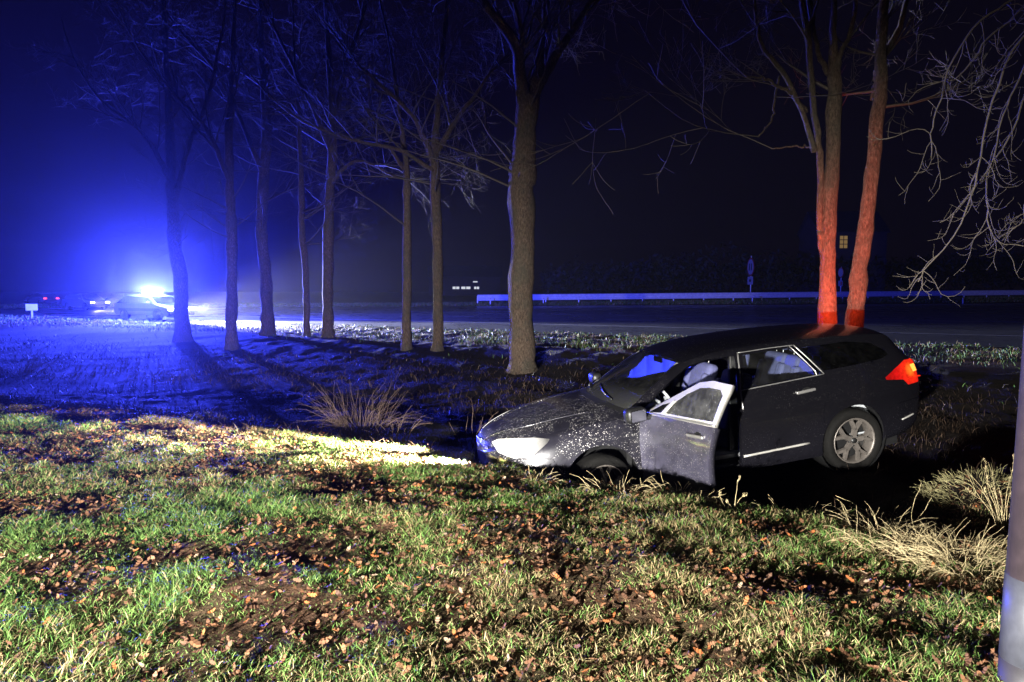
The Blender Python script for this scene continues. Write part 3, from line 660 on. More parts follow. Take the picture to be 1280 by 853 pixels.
# flat-ish tail face
for j in range(NV-1):
    y0, z0 = SEC[0, j]; y1, z1 = SEC[0, j+1]
    a = bm.verts.new((-2.385, 0, z0)); b2 = bm.verts.new((-2.385, 0, z1))
    try:
        f = bm.faces.new((grid[0][j+1], grid[0][j], a, b2)) if j < NV-2 else bm.faces.new((grid[0][j+1], grid[0][j], a)); f[lay] = 2
    except ValueError: pass
bmesh.ops.remove_doubles(bm, verts=bm.verts[:], dist=1e-5)
bm.normal_update()
camL = CM.inverted() @ Vector((0, 0, EYE))
def basis(d):
    d = d.normalized(); e1 = Vector((1, 0, 0)); e1 = (e1-d*(e1@d)).normalized() if abs(d.x) < .95 else Vector((0, 1, 0)); return e1, d.cross(e1)
def cut(bm, pts, d, zones, pad=.09):
    d = Vector(d).normalized(); pts = [Vector(p) for p in pts]; n = len(pts)
    for i in range(n):
        a, b2 = pts[i], pts[(i+1) % n]; nrm = (b2-a).cross(d)
        if nrm.length < 1e-6: continue
        e1, e2 = basis(d)
        lo1, hi1 = sorted((a@e1, b2@e1)); lo2, hi2 = sorted((a@e2, b2@e2))
        fs = []
        for f in bm.faces:
            if f[lay] not in zones: continue
            c = f.calc_center_median(); u, v = c@e1, c@e2
            if lo1-pad < u < hi1+pad and lo2-pad < v < hi2+pad: fs.append(f)
        g = list({e for f in fs for e in f.edges} | {v for f in fs for v in f.verts})+fs
        bmesh.ops.bisect_plane(bm, geom=g, plane_co=a, plane_no=nrm, dist=1e-5)
def inside(c, pts, d):
    e1, e2 = basis(Vector(d)); x, y = c@e1, c@e2; P = [(Vector(p)@e1, Vector(p)@e2) for p in pts]; r = False
    for i in range(len(P)):
        (x1, y1), (x2, y2) = P[i], P[i-1]
        if (y1 > y) != (y2 > y) and x < (x2-x1)*(y-y1)/(y2-y1)+x1: r = not r
    return r
def S2(pts): return [(x, .9, z) for x, z in pts]
SIDE = (0, 1, 0)
def arc(cx, cz, r, a0, a1, n): return [(cx+r*math.cos(R_(a0+(a1-a0)*k/n)), cz+r*math.sin(R_(a0+(a1-a0)*k/n))) for k in range(n+1)]
AR = .385
archF = arc(1.4075, .345, AR, -35, 215, 26); archR = arc(-1.4075, .345, AR, -35, 215, 26)
HLd = Vector((2.1, .7, .75))-camL
regions = [  # name, polygon, direction, zones
 ('archF', S2(archF+[(1.0, .0), (1.8, .0)]), SIDE, (0,)),
 ('archR', S2(archR+[(-1.8, 0), (-1.02, 0)]), SIDE, (0,)),
 ('headlight', [(2.40, .40, .795), (2.345, .50, .845), (2.18, .63, .858), (2.0, .72, .858), (1.875, .80, .845), (1.90, .80, .81), (2.075, .78, .684), (2.236, .70, .675), (2.36, .55, .715)], HLd, (0, 1)),
 ('tail', S2([(-1.83, .957), (-1.98, 1.03), (-2.15, 1.098), (-2.45, 1.08), (-2.45, .84), (-2.13, .835), (-2.07, .90), (-1.84, .932)]), SIDE, (0, 2)),
 ('fwin', S2([(.60, 1.035), (.52, 1.135), (.40, 1.225), (.24, 1.30), (.10, 1.325), (-.07, 1.33), (-.125, 1.29), (-.09, 1.075), (.30, 1.05)]), SIDE, (0,)),
 ('ftri', S2([(.86, 1.0), (.66, 1.028), (.59, 1.125), (.70, 1.09)]), SIDE, (0,)),
 ('rwin', S2([(-.20, 1.068), (-.285, 1.385), (-.55, 1.395), (-.845, 1.395), (-1.02, 1.155), (-1.02, 1.105)]), SIDE, (0,)),
 ('rtri', S2([(-1.045, 1.107), (-1.045, 1.14), (-.865, 1.393), (-.90, 1.39), (-1.085, 1.108)]), SIDE, (0,)),
 ('qwin', S2([(-1.13, 1.125), (-.955, 1.375), (-1.5, 1.372), (-1.8, 1.32), (-1.93, 1.23), (-1.95, 1.18), (-1.85, 1.155)]), SIDE, (0,)),
 ('fdoor', S2([(.955, .985), (.96, .60), (.93, .30), (-.09, .275), (-.10, .80), (-.125, 1.03), (-.20, 1.385), (.08, 1.383), (.30, 1.335), (.60, 1.175)]), SIDE, (0,)),
 ('rdoor', S2([(-.102, .275), (-.113, .80), (-.138, 1.03), (-.222, 1.42), (-.90, 1.42), (-1.14, 1.085), (-1.12, .88), (-1.045, .74)]+arc(-1.4075, .345, .40, 74-50, -4, 8)+[(-.98, .25)]), SIDE, (0,)),
 ('fbumper', S2([(1.80, .10), (1.76, .44), (1.88, .66), (2.02, .68), (2.24, .665), (2.55, .70), (2.55, .10)]), SIDE, (0,)),
 ('rbumper', S2([(-1.80, .10), (-1.80, .60), (-1.95, .66), (-2.5, .68), (-2.5, .1)]), SIDE, (0, 2)),
 ('hood', [(1.17, .77, 1), (1.4, .755, 1), (1.8, .712, 1), (2.1, .635, 1), (2.3, .51, 1), (2.40, .38, 1), (2.455, .20, 1), (2.462, -.02, 1), (1.235, -.02, 1), (1.22, .25, 1), (1.15, .55, 1), (1.08, .705, 1)], (0, 0, 1), (0, 1)),
 ('cowl', [(1.17, .77, 1), (1.08, .705, 1), (1.15, .55, 1), (1.22, .25, 1), (1.235, -.02, 1), (1.165, -.02, 1), (1.15, .25, 1), (1.08, .55, 1), (1.02, .70, 1)], (0, 0, 1), (0, 1)),
 ('windscreen', [(1.165, -.02, 1), (1.15, .25, 1), (1.08, .55, 1), (1.015, .69, 1), (.345, .545, 1), (.39, .25, 1), (.40, -.02, 1)], (0, 0, 1), (1,)),
 ('rglass', [(-2.09, -.02, 1), (-2.09, .52, 1), (-2.32, .55, 1), (-2.33, -.02, 1)], (0, 0, 1), (1,)),
 ('roof', [(.395, -.02, 1), (.385, .25, 1), (.34, .55, 1), (.30, .60, 1), (-2.08, .61, 1), (-2.08, -.02, 1)], (0, 0, 1), (1,)),
]
for nme, poly, d, zn in regions:
    if nme == 'rdoor' or True: cut(bm, poly, d, zn)
bm.normal_update(); bm.faces.ensure_lookup_table()
groups = {}
for f in bm.faces:
    c = f.calc_center_median(); hit = None
    for nme, poly, d, zn in regions:
        if f[lay] in zn and inside(c, poly, d): hit = nme; break
    if hit is None:
        if f[lay] == 2: hit = 'gate' if c.z > .62 else 'rbumper'
        elif f[lay] == 1: hit = 'nose' if c.x > 2.3 else ('pillar' if c.x > -2.05 else 'gate')
        elif c.x > 2.25: hit = 'nose'
        elif c.x > .945 and c.z < pchip(np.array([c.x]), T_belt)[0, 0]+.02: hit = 'fender'
        elif c.x > .9: hit = 'fender' if c.x > 1.02 else 'pillar'
        elif c.z < .30 and -1.05 < c.x < 1.0: hit = 'sill'
        elif c.x > -.2: hit = 'pillar'
        elif c.x > -.95 and c.z > 1.37: hit = 'pillar'
        else: hit = 'quarter'
    groups.setdefault(hit, []).append(f)
CARM = M['paint']
def extract(faces, depth=.02, gap=.0022, mirror=False, cap=False, both=False):
    b2 = bmesh.new(); vm = {}
    for s in ((1, -1) if both else ((-1,) if mirror else (1,))):
        for f in faces:
            vs = []
            for v in f.verts:
                key = (round(v.co.x, 5), round(v.co.y*s, 5), round(v.co.z, 5))
                if key not in vm: vm[key] = b2.verts.new(key)
                if not vs or vs[-1] is not vm[key]: vs.append(vm[key])
            if len(vs) > 2 and vs[0] is vs[-1]: vs.pop()
            if len(set(vs)) < 3: continue
            if s > 0: vs = vs[::-1]
            try: b2.faces.new(vs)
            except ValueError: pass
    b2.normal_update()
    # orient outward
    for f in b2.faces:
        c = f.calc_center_median(); ref = Vector((0, c.y, c.z-.75)) if abs(c.x) < 2.2 else Vector((c.x*.4, c.y, c.z-.75))
        if f.normal.dot(ref) < 0: f.normal_flip()
    b2.normal_update()
    be = [e for e in b2.edges if len(e.link_faces) == 1]; bv = {v for e in be for v in e.verts}
    mv = {}
    for v in bv:
        acc = Vector()
        for f in v.link_faces: acc += f.calc_center_median()-v.co
        if acc.length > 1e-6: mv[v] = acc.normalized()*gap
    nrm = {v: v.normal.copy() for v in b2.verts}
    for v, d in mv.items(): v.co += d
    top = list(b2.faces)
    inner = {}
    if cap:
        for v in list(nrm): inner[v] = b2.verts.new(v.co-nrm[v]*depth)
        for f in top: b2.faces.new([inner[v] for v in f.verts][::-1])
    else:
        for v in bv: inner[v] = b2.verts.new(v.co-nrm[v]*depth)
    for e in be:
        f = e.link_faces[0]; vs = list(f.verts); i = vs.index(e.verts[0]); a, c = e.verts
        if vs[(i+1) % len(vs)] is not c: a, c = c, a
        b2.faces.new((c, a, inner[a], inner[c]))
        e.smooth = False
    for f in b2.faces: f.smooth = True
    return b2
def cpart(name, key, mat, both=False, depth=.02, gap=.0022, cap=False):
    if key not in groups: return None
    if both: return bobj(name, extract(groups[key], depth, gap, both=True, cap=cap), mat, car)
    a = bobj(name, extract(groups[key], depth, gap, cap=cap), mat, car); bb = bobj(name, extract(groups[key], depth, gap, mirror=True, cap=cap), mat, car); return a, bb
M['lamp_glass'] = M['headlamp']
cpart('hood', 'hood', CARM, True); cpart('roof', 'roof', CARM, True); cpart('windscreen', 'windscreen', M['wglass'], True, .006, .004)
cpart('wiper_cowl', 'cowl', M['black'], True, .03, 0); cpart('pillar', 'pillar', CARM, False, .04, 0); cpart('fender', 'fender', CARM)
cpart('front_bumper', 'fbumper', CARM, True); cpart('nose_panel', 'nose', CARM, True); cpart('rear_bumper', 'rbumper', CARM, True)
cpart('tailgate', 'gate', CARM, True); cpart('rear_window', 'rglass', M['dglass'], True, .006); cpart('quarter_panel', 'quarter', CARM)
cpart('sill', 'sill', CARM, False, .1, 0); cpart('rear_quarter_window', 'qwin', M['dglass'], False, .004, .001)
rd = cpart('rear_door', 'rdoor', CARM, False, .03)
for a in cpart('rear_door_window', 'rwin', M['glass'], False, .004, .001): a.parent = rd[0] if a.name.endswith('window') else rd[1]
for i, a in enumerate(cpart('rear_corner_window', 'rtri', M['dglass'], False, .004, .001)): a.parent = rd[i]
hl = cpart('headlight', 'headlight', M['headlamp'], False, .05, .002); tl = cpart('tail_light', 'tail', M['tail_red'], False, .008, .002)
for s_, t_ in ((False, tl[0]), (True, tl[1])):
    bq = extract(groups['tail'], .12, -.004, mirror=s_); bq.normal_update()
    for v, nn in [(v, v.normal.copy()) for v in bq.verts]: v.co -= nn*.014
    bobj('lamp_housing', bq, M['black'], t_)
fd = bobj('front_door', extract(groups['fdoor'], .02, .002, mirror=True), CARM, car)   # far side, closed
a = bobj('front_door_window', extract(groups['fwin'], .004, .001, mirror=True), M['glass'], fd)
a = bobj('front_corner_window', extract(groups['ftri'], .004, .001, mirror=True), M['dglass'], fd)
# open driver door: same skin, with thickness, swung round its hinge
door = empty('driver_door', (0, 0, 0)); door.parent = car
HX, HY, ANG = .955, .865, R_(77)
door['label'] = 'open driver door splashed with mud'
door.matrix_local = Matrix.Translation((HX, HY, 0)) @ Matrix.Rotation(-ANG, 4, 'Z') @ Matrix.Translation((-HX, -HY, 0))
lowf = [f for f in groups['fdoor'] if f.calc_center_median().z < 1.02-.0*f.calc_center_median().x and not (f.calc_center_median().z > 1.0 and f.calc_center_median().x > .2)]
beltz = lambda x: np.interp(x, [-.2, .955], [1.045, .985])
lowf = [f for f in groups['fdoor'] if f.calc_center_median().z < beltz(f.calc_center_median().x)]
upf = [f for f in groups['fdoor'] if f not in set(lowf)]
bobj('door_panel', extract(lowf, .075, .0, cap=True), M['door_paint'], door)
bobj('window_frame', extract(upf, .035, .0, cap=True), M['satin'], door)
bobj('door_glass', extract(groups['fwin'], .004, .001), M['doorglass'], door); bobj('corner_glass', extract(groups['ftri'], .004, .001), M['glass'], door)
def side_path(pts, off=.006, n=8):
    out = []
    for (x0, z0), (x1, z1) in zip(pts[:-1], pts[1:]):
        for k in range(n): x = x0+(x1-x0)*k/n; z = z0+(z1-z0)*k/n; out.append((x, side_y(x, z)+off, z))
    x, z = pts[-1]; out.append((x, side_y(x, z)+off, z)); return np.array(out)
def trim(name, pts, r, mat, parent, both=True, off=.004, n=8):
    P = side_path(pts, off, n)
    mb = MB(); mb.tube(P, r, 6); o = mb.obj(name, mat, parent)
    if both:
        P2 = P*np.array([1, -1, 1]); mb = MB(); mb.tube(P2, r, 6); mb.obj(name, mat, parent)
trim('belt_trim', [(.93, .992), (.4, 1.022), (-.13, 1.05)], .010, M['chrome'], door, False)
trim('window_bar', [(.60, 1.03), (.53, 1.15)], .014, M['satin'], door, False)
trim('window_trim', [(-.145, .86), (-.155, 1.04), (-.245, 1.412)], .0085, M['chrome'], car)
trim('window_trim', [(-.245, 1.41), (-.6, 1.416), (-.885, 1.412)], .005, M['chrome'], car)
trim('window_trim', [(-.155, 1.048), (-.6, 1.068), (-1.115, 1.092)], .006, M['chrome'], car)
trim('window_trim', [(-.885, 1.412), (-1.12, 1.092)], .006, M['chrome'], car)
trim('window_trim', [(-.835, 1.405), (-1.03, 1.13), (-1.032, 1.09)], .006, M['chrome'], car)
trim('sill_trim', [(-.115, .375), (-.865, .40)], .012, M['satin'], car)
trim('bumper_strip', [(-2.02, .47), (-2.2, .50)], .009, M['satin'], car)
def handle(x, z, parent, s=1):
    y = side_y(x, z); bmh = bmesh.new(); add_box(bmh, (0, 0, 0), (.22, .022, .032), None, .01, 3)
    o = bobj('handle', bmh, M['chrome'], parent, True); o.location = (x, s*(y+.026), z); o.rotation_euler = (0, R_(4), 0)
    for k in (-.085, .085):
        p = box('handle_foot', (k, -s*.016, 0), (.03, .03, .022), M['chrome'], o)
    V, F = lathe([(.001, 0), (.045, .0), (.05, .006), (.052, 0)], 18); q = mobj('handle_cup', [(a*.9, b2, c*.6) for a, b2, c in V], F, M['black'], o, True); q.location = (-.02, -s*.02, .005)
handle(.075, .93, door); handle(-.86, .955, rd[0]); handle(.075, .93, fd, -1); handle(-.86, .955, rd[1], -1)
def mirror_unit(parent, s):
    b3 = bmesh.new(); add_box(b3, (0, 0, 0), (.13, .22, .15), None, .05, 4)
    o = bobj('mirror', b3, M['black'], parent, True); o.location = (.80, s*1.02, 1.02)
    box('mirror_arm', (.01, -s*.13, -.05), (.07, .12, .05), M['black'], o, bevel=.015)
    box('mirror_glass', (-.064, s*.0, .0), (.008, .17, .11), M['mirror'], o, bevel=.003)
mirror_unit(door, 1); mirror_unit(fd, -1)
# wipers, grille
def on_top(x, y): s = section(np.array([x]))[0, NL+NG-1:]; return float(np.interp(abs(y), s[::-1, 0], s[::-1, 1]))
for y0, y1 in ((.42, -.12), (-.22, -.66)):
    mb = MB(); P = []
    for k in range(9):
        y = y0+(y1-y0)*k/8; x = 1.13-.035*(k/8)*3-.10*(abs(y)/.6)**2; P.append((x, y, on_top(x, y)+.018))
    mb.tube(P, .010, 5); mb.obj('wiper', M['black'], car)
    mb = MB(); mb.tube([(a+.02, b2, c+.012) for a, b2, c in P[2:6]], .006, 5); mb.obj('wiper_spring', M['chrome'], car)
for dz in (0, .075):
    mb = MB(); P = [(2.35-.02, .34, .60+dz), (2.455, .17, .64+dz), (2.515, 0, .70+dz), (2.455, -.17, .64+dz), (2.33, -.34, .60+dz)]
    mb.tube(np.array(P)*[.992, 1, 1], .009, 6); mb.obj('grille_chevron', M['chrome'], car)
for s in (1, -1):
    P = []
    for k in range(14):
        x = 1.35+(2.44-1.35)*k/13; y = s*np.interp(x, [1.35, 2.0, 2.44], [.52, .40, .16]); P.append((x, y, on_top(x, y)+.001))
    mb = MB(); mb.tube(P, .007, 6); mb.obj('hood_crease', CARM, car)
# splitting off the bulb glow in the tail lamp
for s in (1, -1):
    box('tail_bulb', (-2.235, s*(side_y(-2.235, 1.0)+.004), 1.0), (.06, .012, .085), M['tail_hot'], tl[0 if s > 0 else 1], rot=(0, R_(18), s*R_(-25)), bevel=.005)
    box('reflector_strip', (-2.13, s*(side_y(-2.1, .90)-.004), .915), (.30, .02, .012), M['tail_red'], tl[0 if s > 0 else 1], bevel=.003)
# wheels
def wheel(x, s, steer, spin):
    r = empty('wheel', (x, s*.80, .335 if x < 0 else .275), (0, 0, steer)); r.parent = car
    y = lambda v: v*s
    V, F = lathe([(.235, .02), (.245, .085), (.27, .105), (.31, .108), (.334, .085), (.339, .04), (.339, -.04), (.334, -.085), (.27, -.10), (.235, -.09)], 48)
    mobj('tyre', [(a, y(b2), c) for a, b2, c in V], F, M['rubber'], r, True)
    V, F = lathe([(.236, -.09), (.222, -.06), (.215, .02), (.222, .07), (.232, .088), (.243, .094), (.246, .086)], 48)
    rim = mobj('rim', [(a, y(b2), c) for a, b2, c in V], F, M['alloy'], r, True)
    V, F = lathe([(.001, -.03), (.21, -.03)], 24); mobj('brake_disc', [(a, y(b2), c) for a, b2, c in V], F, M['black'], r)
    b4 = bmesh.new()
    def bar(p0, p1, w0, w1, th=.03):
        d = Vector((p1[0]-p0[0], 0, p1[2]-p0[2])).normalized(); n = Vector((-d.z, 0, d.x)); vs = []
        for p, w in ((p0, w0), (p1, w1)):
            for q, dy in ((-1, 0), (1, 0), (.75, th), (-.75, th)):
                vs.append(b4.verts.new((p[0]+n.x*w*q, y(p[1]-th+dy), p[2]+n.z*w*q)))
        for q in range(4): b4.faces.new((vs[q], vs[(q+1) % 4], vs[4+(q+1) % 4], vs[4+q]))
        b4.faces.new(vs[:4][::-1]); b4.faces.new(vs[4:])
    for k in range(5):
        a = spin+2*math.pi*k/5; ca, sa = math.cos(a), math.sin(a)
        mid = (.115*ca, .085, .115*sa); bar((.03*ca, .075, .03*sa), mid, .034, .030)
        for da in (-.27, .27):
            bar(mid, (.226*math.cos(a+da), .085, .226*math.sin(a+da)), .022, .019)
    bmesh.ops.recalc_face_normals(b4, faces=b4.faces)
    bobj('spokes', b4, M['alloy'], r)
    V, F = lathe([(.001, .088), (.028, .086), (.034, .07)], 16); mobj('hub_cap', [(a, y(b2), c) for a, b2, c in V], F, M['black'], r, True)
    V2, F2 = [], []
    for k in range(5):
        a = spin+2*math.pi*(k+.5)/5; V, F = lathe([(.001, .082), (.010, .080), (.011, .06)], 8); o = len(V2)
        V2 += [(p[0]+.055*math.cos(a), y(p[1]), p[2]+.055*math.sin(a)) for p in V]; F2 += [tuple(i+o for i in f) for f in F]
    mobj('wheel_bolts', V2, F2, M['black'], r, True)
for x in (1.4075, -1.4075):
    for s in (1, -1):
        wheel(x, s, R_(10) if x > 0 else 0, .5)
        V, F = lathe([(.40, .10), (.405, -.28), (.05, -.28)], 32); mobj('wheel_well', [(a+x, s*(.76+b2), c+.36) for a, b2, c in V], F, M['black'], car, True)
# underbody and interior
box('underbody', (0, 0, .26), (4.1, 1.46, .18), M['black'], car); box('firewall', (1.06, 0, .62), (.05, 1.5, .58), M['black'], car)
box('engine_block', (1.75, 0, .50), (.9, .9, .40), M['black'], car, bevel=.05)
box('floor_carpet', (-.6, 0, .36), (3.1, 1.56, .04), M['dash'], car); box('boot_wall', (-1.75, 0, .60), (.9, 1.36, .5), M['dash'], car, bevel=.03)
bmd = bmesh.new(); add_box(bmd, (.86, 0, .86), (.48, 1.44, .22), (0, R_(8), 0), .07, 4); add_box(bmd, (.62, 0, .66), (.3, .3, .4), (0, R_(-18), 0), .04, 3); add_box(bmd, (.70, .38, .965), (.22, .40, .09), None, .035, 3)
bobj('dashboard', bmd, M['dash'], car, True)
mb = MB(); a = np.linspace(0, 2*np.pi, 29); mb.tube(np.stack([.46+.19*np.sin(a)*.42, .38+.19*np.cos(a), .93+.19*np.sin(a)*.9], 1), .015, 8, False)
for t in (-.2, math.pi+.2, -math.pi/2): mb.tube([(.46, .38, .93), (.46+.19*math.sin(t)*.42, .38+.19*math.cos(t), .93+.19*math.sin(t)*.9)], .013, 6)
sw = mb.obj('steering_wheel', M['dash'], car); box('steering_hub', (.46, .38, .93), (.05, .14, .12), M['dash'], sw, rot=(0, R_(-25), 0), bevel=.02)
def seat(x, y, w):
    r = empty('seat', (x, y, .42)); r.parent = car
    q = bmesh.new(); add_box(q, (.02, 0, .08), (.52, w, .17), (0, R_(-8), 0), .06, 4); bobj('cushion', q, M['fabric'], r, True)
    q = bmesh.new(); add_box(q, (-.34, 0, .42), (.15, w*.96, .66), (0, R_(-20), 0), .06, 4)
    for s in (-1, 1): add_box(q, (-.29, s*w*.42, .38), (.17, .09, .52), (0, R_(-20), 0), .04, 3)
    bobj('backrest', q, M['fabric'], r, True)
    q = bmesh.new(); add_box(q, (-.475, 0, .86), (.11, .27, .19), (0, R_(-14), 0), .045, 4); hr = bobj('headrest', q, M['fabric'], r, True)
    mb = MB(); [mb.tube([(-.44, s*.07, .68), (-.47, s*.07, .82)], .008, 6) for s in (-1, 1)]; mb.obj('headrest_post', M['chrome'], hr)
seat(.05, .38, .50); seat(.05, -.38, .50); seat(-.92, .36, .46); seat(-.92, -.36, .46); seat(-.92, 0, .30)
# deployed curtain airbag, stretched forward to add blue glow behind the windscreen
V, F = [], []; nu, nv = 49, 13
for j in range(nv):
    for i in range(nu):
        u, v = i/(nu-1), j/(nv-1); x = .66-1.0*u; puff = abs(math.sin(math.pi*u*5))**.6*math.sin(math.pi*v)**.5
        V.append((x, -.655+.06*puff+.05*v*0, (lambda zt: zt-(zt-1.03-.02*math.sin(u*14))*v)(min(1.385, 1.385-(x-.22)*.55))))
for j in range(nv-1):
    for i in range(nu-1): F.append((j*nu+i, j*nu+i+1, (j+1)*nu+i+1, (j+1)*nu+i))
mobj('curtain_airbag', V, F, M['airbag'], car, True)
for s in (1, -1):
    mb = MB(); mb.tube(smooth_path([(1.0, s*.665, .955), (.7, s*.60, 1.13), (.36, s*.525, 1.345)], 12), [.035]*12, 8); mb.obj('a_pillar_trim', M['airbag_grey'], car)
mb = MB(); mb.tube(smooth_path([(.86, -.62, .985), (1.04, -.45, .965), (1.10, 0, .955), (1.04, .45, .965), (.86, .62, .985)], 24), .012, 6); mb.obj('dash_reflection', M['airbag_grey'], car)  # pale tube added as the reflection loop low in the windscreen
box('rear_view_mirror', (.36, .0, 1.335), (.03, .20, .06), M['black'], car, bevel=.012)
for s in (1, -1): box('b_pillar_trim', (-.14, s*.70, .90), (.10, .05, 1.0), M['black'], car, rot=(s*R_(7), R_(-8), 0), bevel=.01)
# its own lights
for s in (1, -1):
    spot('headlamp_light', CM @ Vector((2.60, s*.58, .74)), CM @ Vector((6.2, s*.62, .80)), 16000, (1, .90, .70), 54, .9, .05)
    spot('tail_lamp_light', CM @ Vector((-2.46, s*.72, 1.0)), (5.0, 10.8, 2.0) if s < 0 else (9, 8.6, 1.2), 2000 if s < 0 else 20, (1, .065, .022), 66 if s < 0 else 120, 1, .05)
# keep the tree three levels deep: thing > part > sub-part
bpy.context.view_layer.update()
for o in list(car.children_recursive):
    while o.parent and o.parent.parent and o.parent.parent.parent and o.parent.parent.parent == car:
        p_ = o.parent; mt_ = p_.matrix_basis @ o.matrix_basis; o.parent = p_.parent; o.matrix_basis = mt_
# ------------------------------------------------------------------ grass, leaves, weeds
gm = attr_mat('grass_blade', .55, spec=.15)
def blades(name, X, Y, h, w, lean, tint, kind='stuff', root_dz=-.015, curve=1.0, mat=None):
    N = len(X); Z = ground_z(X, Y)+root_dz
    az = rng.uniform(0, 2*np.pi, N); fa = rng.uniform(0, 2*np.pi, N)
    fx, fy = np.cos(fa)*w*.5, np.sin(fa)*w*.5; lx, ly = np.cos(az)*lean, np.sin(az)*lean
    V = np.zeros((N, 7, 3)); 
    for k, (t, ww) in enumerate(((0, 1), (.45, .85), (.8, .5))):
        cx = X+lx*h*t**(1+curve); cy = Y+ly*h*t**(1+curve); cz = Z+h*t*(1-.35*np.minimum(lean, 1.6)*t*t)
        V[:, 2*k] = np.stack([cx-fx*ww, cy-fy*ww, cz], 1); V[:, 2*k+1] = np.stack([cx+fx*ww, cy+fy*ww, cz], 1)
    V[:, 6] = np.stack([X+lx*h, Y+ly*h, Z+h*(1-.35*np.minimum(lean, 1.6))], 1)
    b = (np.arange(N)*7)[:, None]
    T = np.array([[0, 1, 3], [0, 3, 2], [2, 3, 5], [2, 5, 4], [4, 5, 6]])
    F = (b[:, :, None]+T[None]).reshape(-1, 3)
    tv = np.repeat(tint, 7, 0)*np.tile(np.array([.85, .85, 1, 1, 1.05, 1.05, 1.1]), N)[:, None]
    return tag(fast_mesh(name, V.reshape(-1, 3), F, mat or gm, tv, True), kind=kind)
def tval(X, Y): return .475*X+.88*Y
def scatter(n, x0, x1, y0, y1, dens):
    X = rng.uniform(x0, x1, n); Y = rng.uniform(y0, y1, n); k = rng.random(n) < dens(X, Y); return X[k], Y[k]
def green(n, dry):
    a = rng.random((n, 1)); g = np.array([.05, .125, .024])*(1-a)+np.array([.13, .19, .05])*a
    d = np.array([.30, .235, .12])*(1-a)+np.array([.17, .12, .06])*a
    k = (rng.random(n) < dry)[:, None]; return np.where(k, d, g)*rng.uniform(.7, 1.25, (n, 1))
def clump(X, Y): return fbm(X*2.2, Y*2.2, 21, 3)*.65+fbm(X*7, Y*7, 22, 2)*.35
def frus(X, Y, m=.4): return np.abs(X) < Y*.80+m
def dens_near(X, Y):
    t = tval(X, Y); c = clump(X, Y)
    base = np.clip((c-.32)/.14, .5, 1)
    return base*frus(X, Y)*np.clip((6.6-t)/1.0, 0, 1)*np.clip(6.5/np.maximum(Y, 3)**1.15, .25, 1)
X, Y = scatter(1500000, -9.5, 6, 2.4, 12.5, dens_near); n = len(X); c = clump(X, Y)
dryz = np.clip(.25+.75*(fbm(X*.5, Y*.5, 31, 2)-.5)*2+np.clip((-X-2.2)*.10, 0, .45)+np.clip((tval(X, Y)-4.6)*.25, 0, .35), .1, .9)
print('blades', n)
grass = blades('grass', X, Y, rng.uniform(.022, .068, n)*(.5+1.3*np.clip((c-.35)*2.5, 0, 1)), rng.uniform(.003, .0065, n)*np.clip(Y/4.5, .9, 1.6), rng.uniform(.25, 1.5, n), green(n, dryz))
# ditch and banks: dull dead growth, darkened like the soil to hold the shade
def dens_d(X, Y):
    t = tval(X, Y); return np.clip((t-5.4)/1, 0, 1)*np.clip((15.5-t)/2, 0, 1)*frus(X, Y, 1)*np.clip(fbm(X*1.3, Y*1.3, 41)*1.6-.3, .12, 1)*np.clip(9/Y, .2, 1)
X, Y = scatter(170000, -22, 12, 4, 27, dens_d); n = len(X); a = rng.random((n, 1))
blades('ditch_growth', X, Y, rng.uniform(.04, .20, n), rng.uniform(.004, .009, n)*np.clip(Y/8, .9, 2.2), rng.uniform(.3, 1.6, n), np.array([.022, .014, .009])*(1-a)+np.array([.08, .052, .034])*a*a)
# verge along the road
def dens_v(X, Y):
    t = tval(X, Y); return np.clip((t-17)/1.5, .04, 1)*(t < 24.1)*(t > 13)*frus(X, Y, 2)*np.clip(fbm(X*.9, Y*.9, 51)*2-.5, .1, 1)*np.clip(22/Y, .25, 1)
X, Y = scatter(330000, -42, 22, 10, 55, dens_v); n = len(X)
blades('verge_grass', X, Y, rng.uniform(.05, .19, n), rng.uniform(.010, .02, n)*np.clip(Y/20, .8, 2), rng.uniform(.3, 1.4, n), green(n, .35)*np.array([1, 1, 1.3]))
# far verge
X = rng.uniform(-60, 110, 40000); Y = np.interp(X, VX, VY)+rng.uniform(.6, 5, len(X)); n = len(X)
blades('far_verge_grass', X, Y, rng.uniform(.1, .4, n), rng.uniform(.04, .09, n), rng.uniform(.3, 1.2, n), green(n, .4))
# fallen oak leaves
lm = attr_mat('dry_leaf', .6, spec=.2)
half = np.array([(0, 0), (.10, .10), (.16, .26), (.10, .33), (.22, .50), (.14, .58), (.20, .76), (.10, .86), (0, 1.0)])
def leaf_shape(s, bend, tw):
    r = half*s; V = []
    for x, y in r: V.append((-x, y-s/2, bend*(y/s-.5)**2*s*1.2+abs(x)*.5))
    for x, y in r[1:-1]: V.append((x, y-s/2, bend*(y/s-.5)**2*s*1.2+abs(x)*.5*tw))
    return np.array(V)
LF = []
m9 = 9
Rr = [0]+list(range(9, 16))+[8]
for i in range(8):
    q = [i, i+1, Rr[i+1], Rr[i]]; q2 = [];
    for v in q:
        if v not in q2: q2.append(v)
    LF.append(q2)
def rotm(a, b, c): return np.array(Euler((a, b, c)).to_matrix())
def lcol(): 
    u = rng.random(); c = np.array([.075, .038, .024])*(1-u)+np.array([.15, .070, .033])*u
    if rng.random() < .10: c = np.array([.26, .085, .028])
    if rng.random() < .04: c = np.array([.26, .18, .12])
    return c*rng.uniform(.6, 1.15)
def lpos(n):
    out = []
    while len(out) < n:
        Yq = rng.uniform(2.5, 11); Xq = rng.uniform(-8.5, 5)
        if not frus(Xq, Yq, .2) or tval(Xq, Yq) > 7: continue
        if rng.random() > np.clip(.62-(clump(Xq, Yq)-.5)*3.2, .05, 1)*np.clip(5/Yq, .3, 1): continue
        out.append((Xq, Yq))
    return np.array(out)
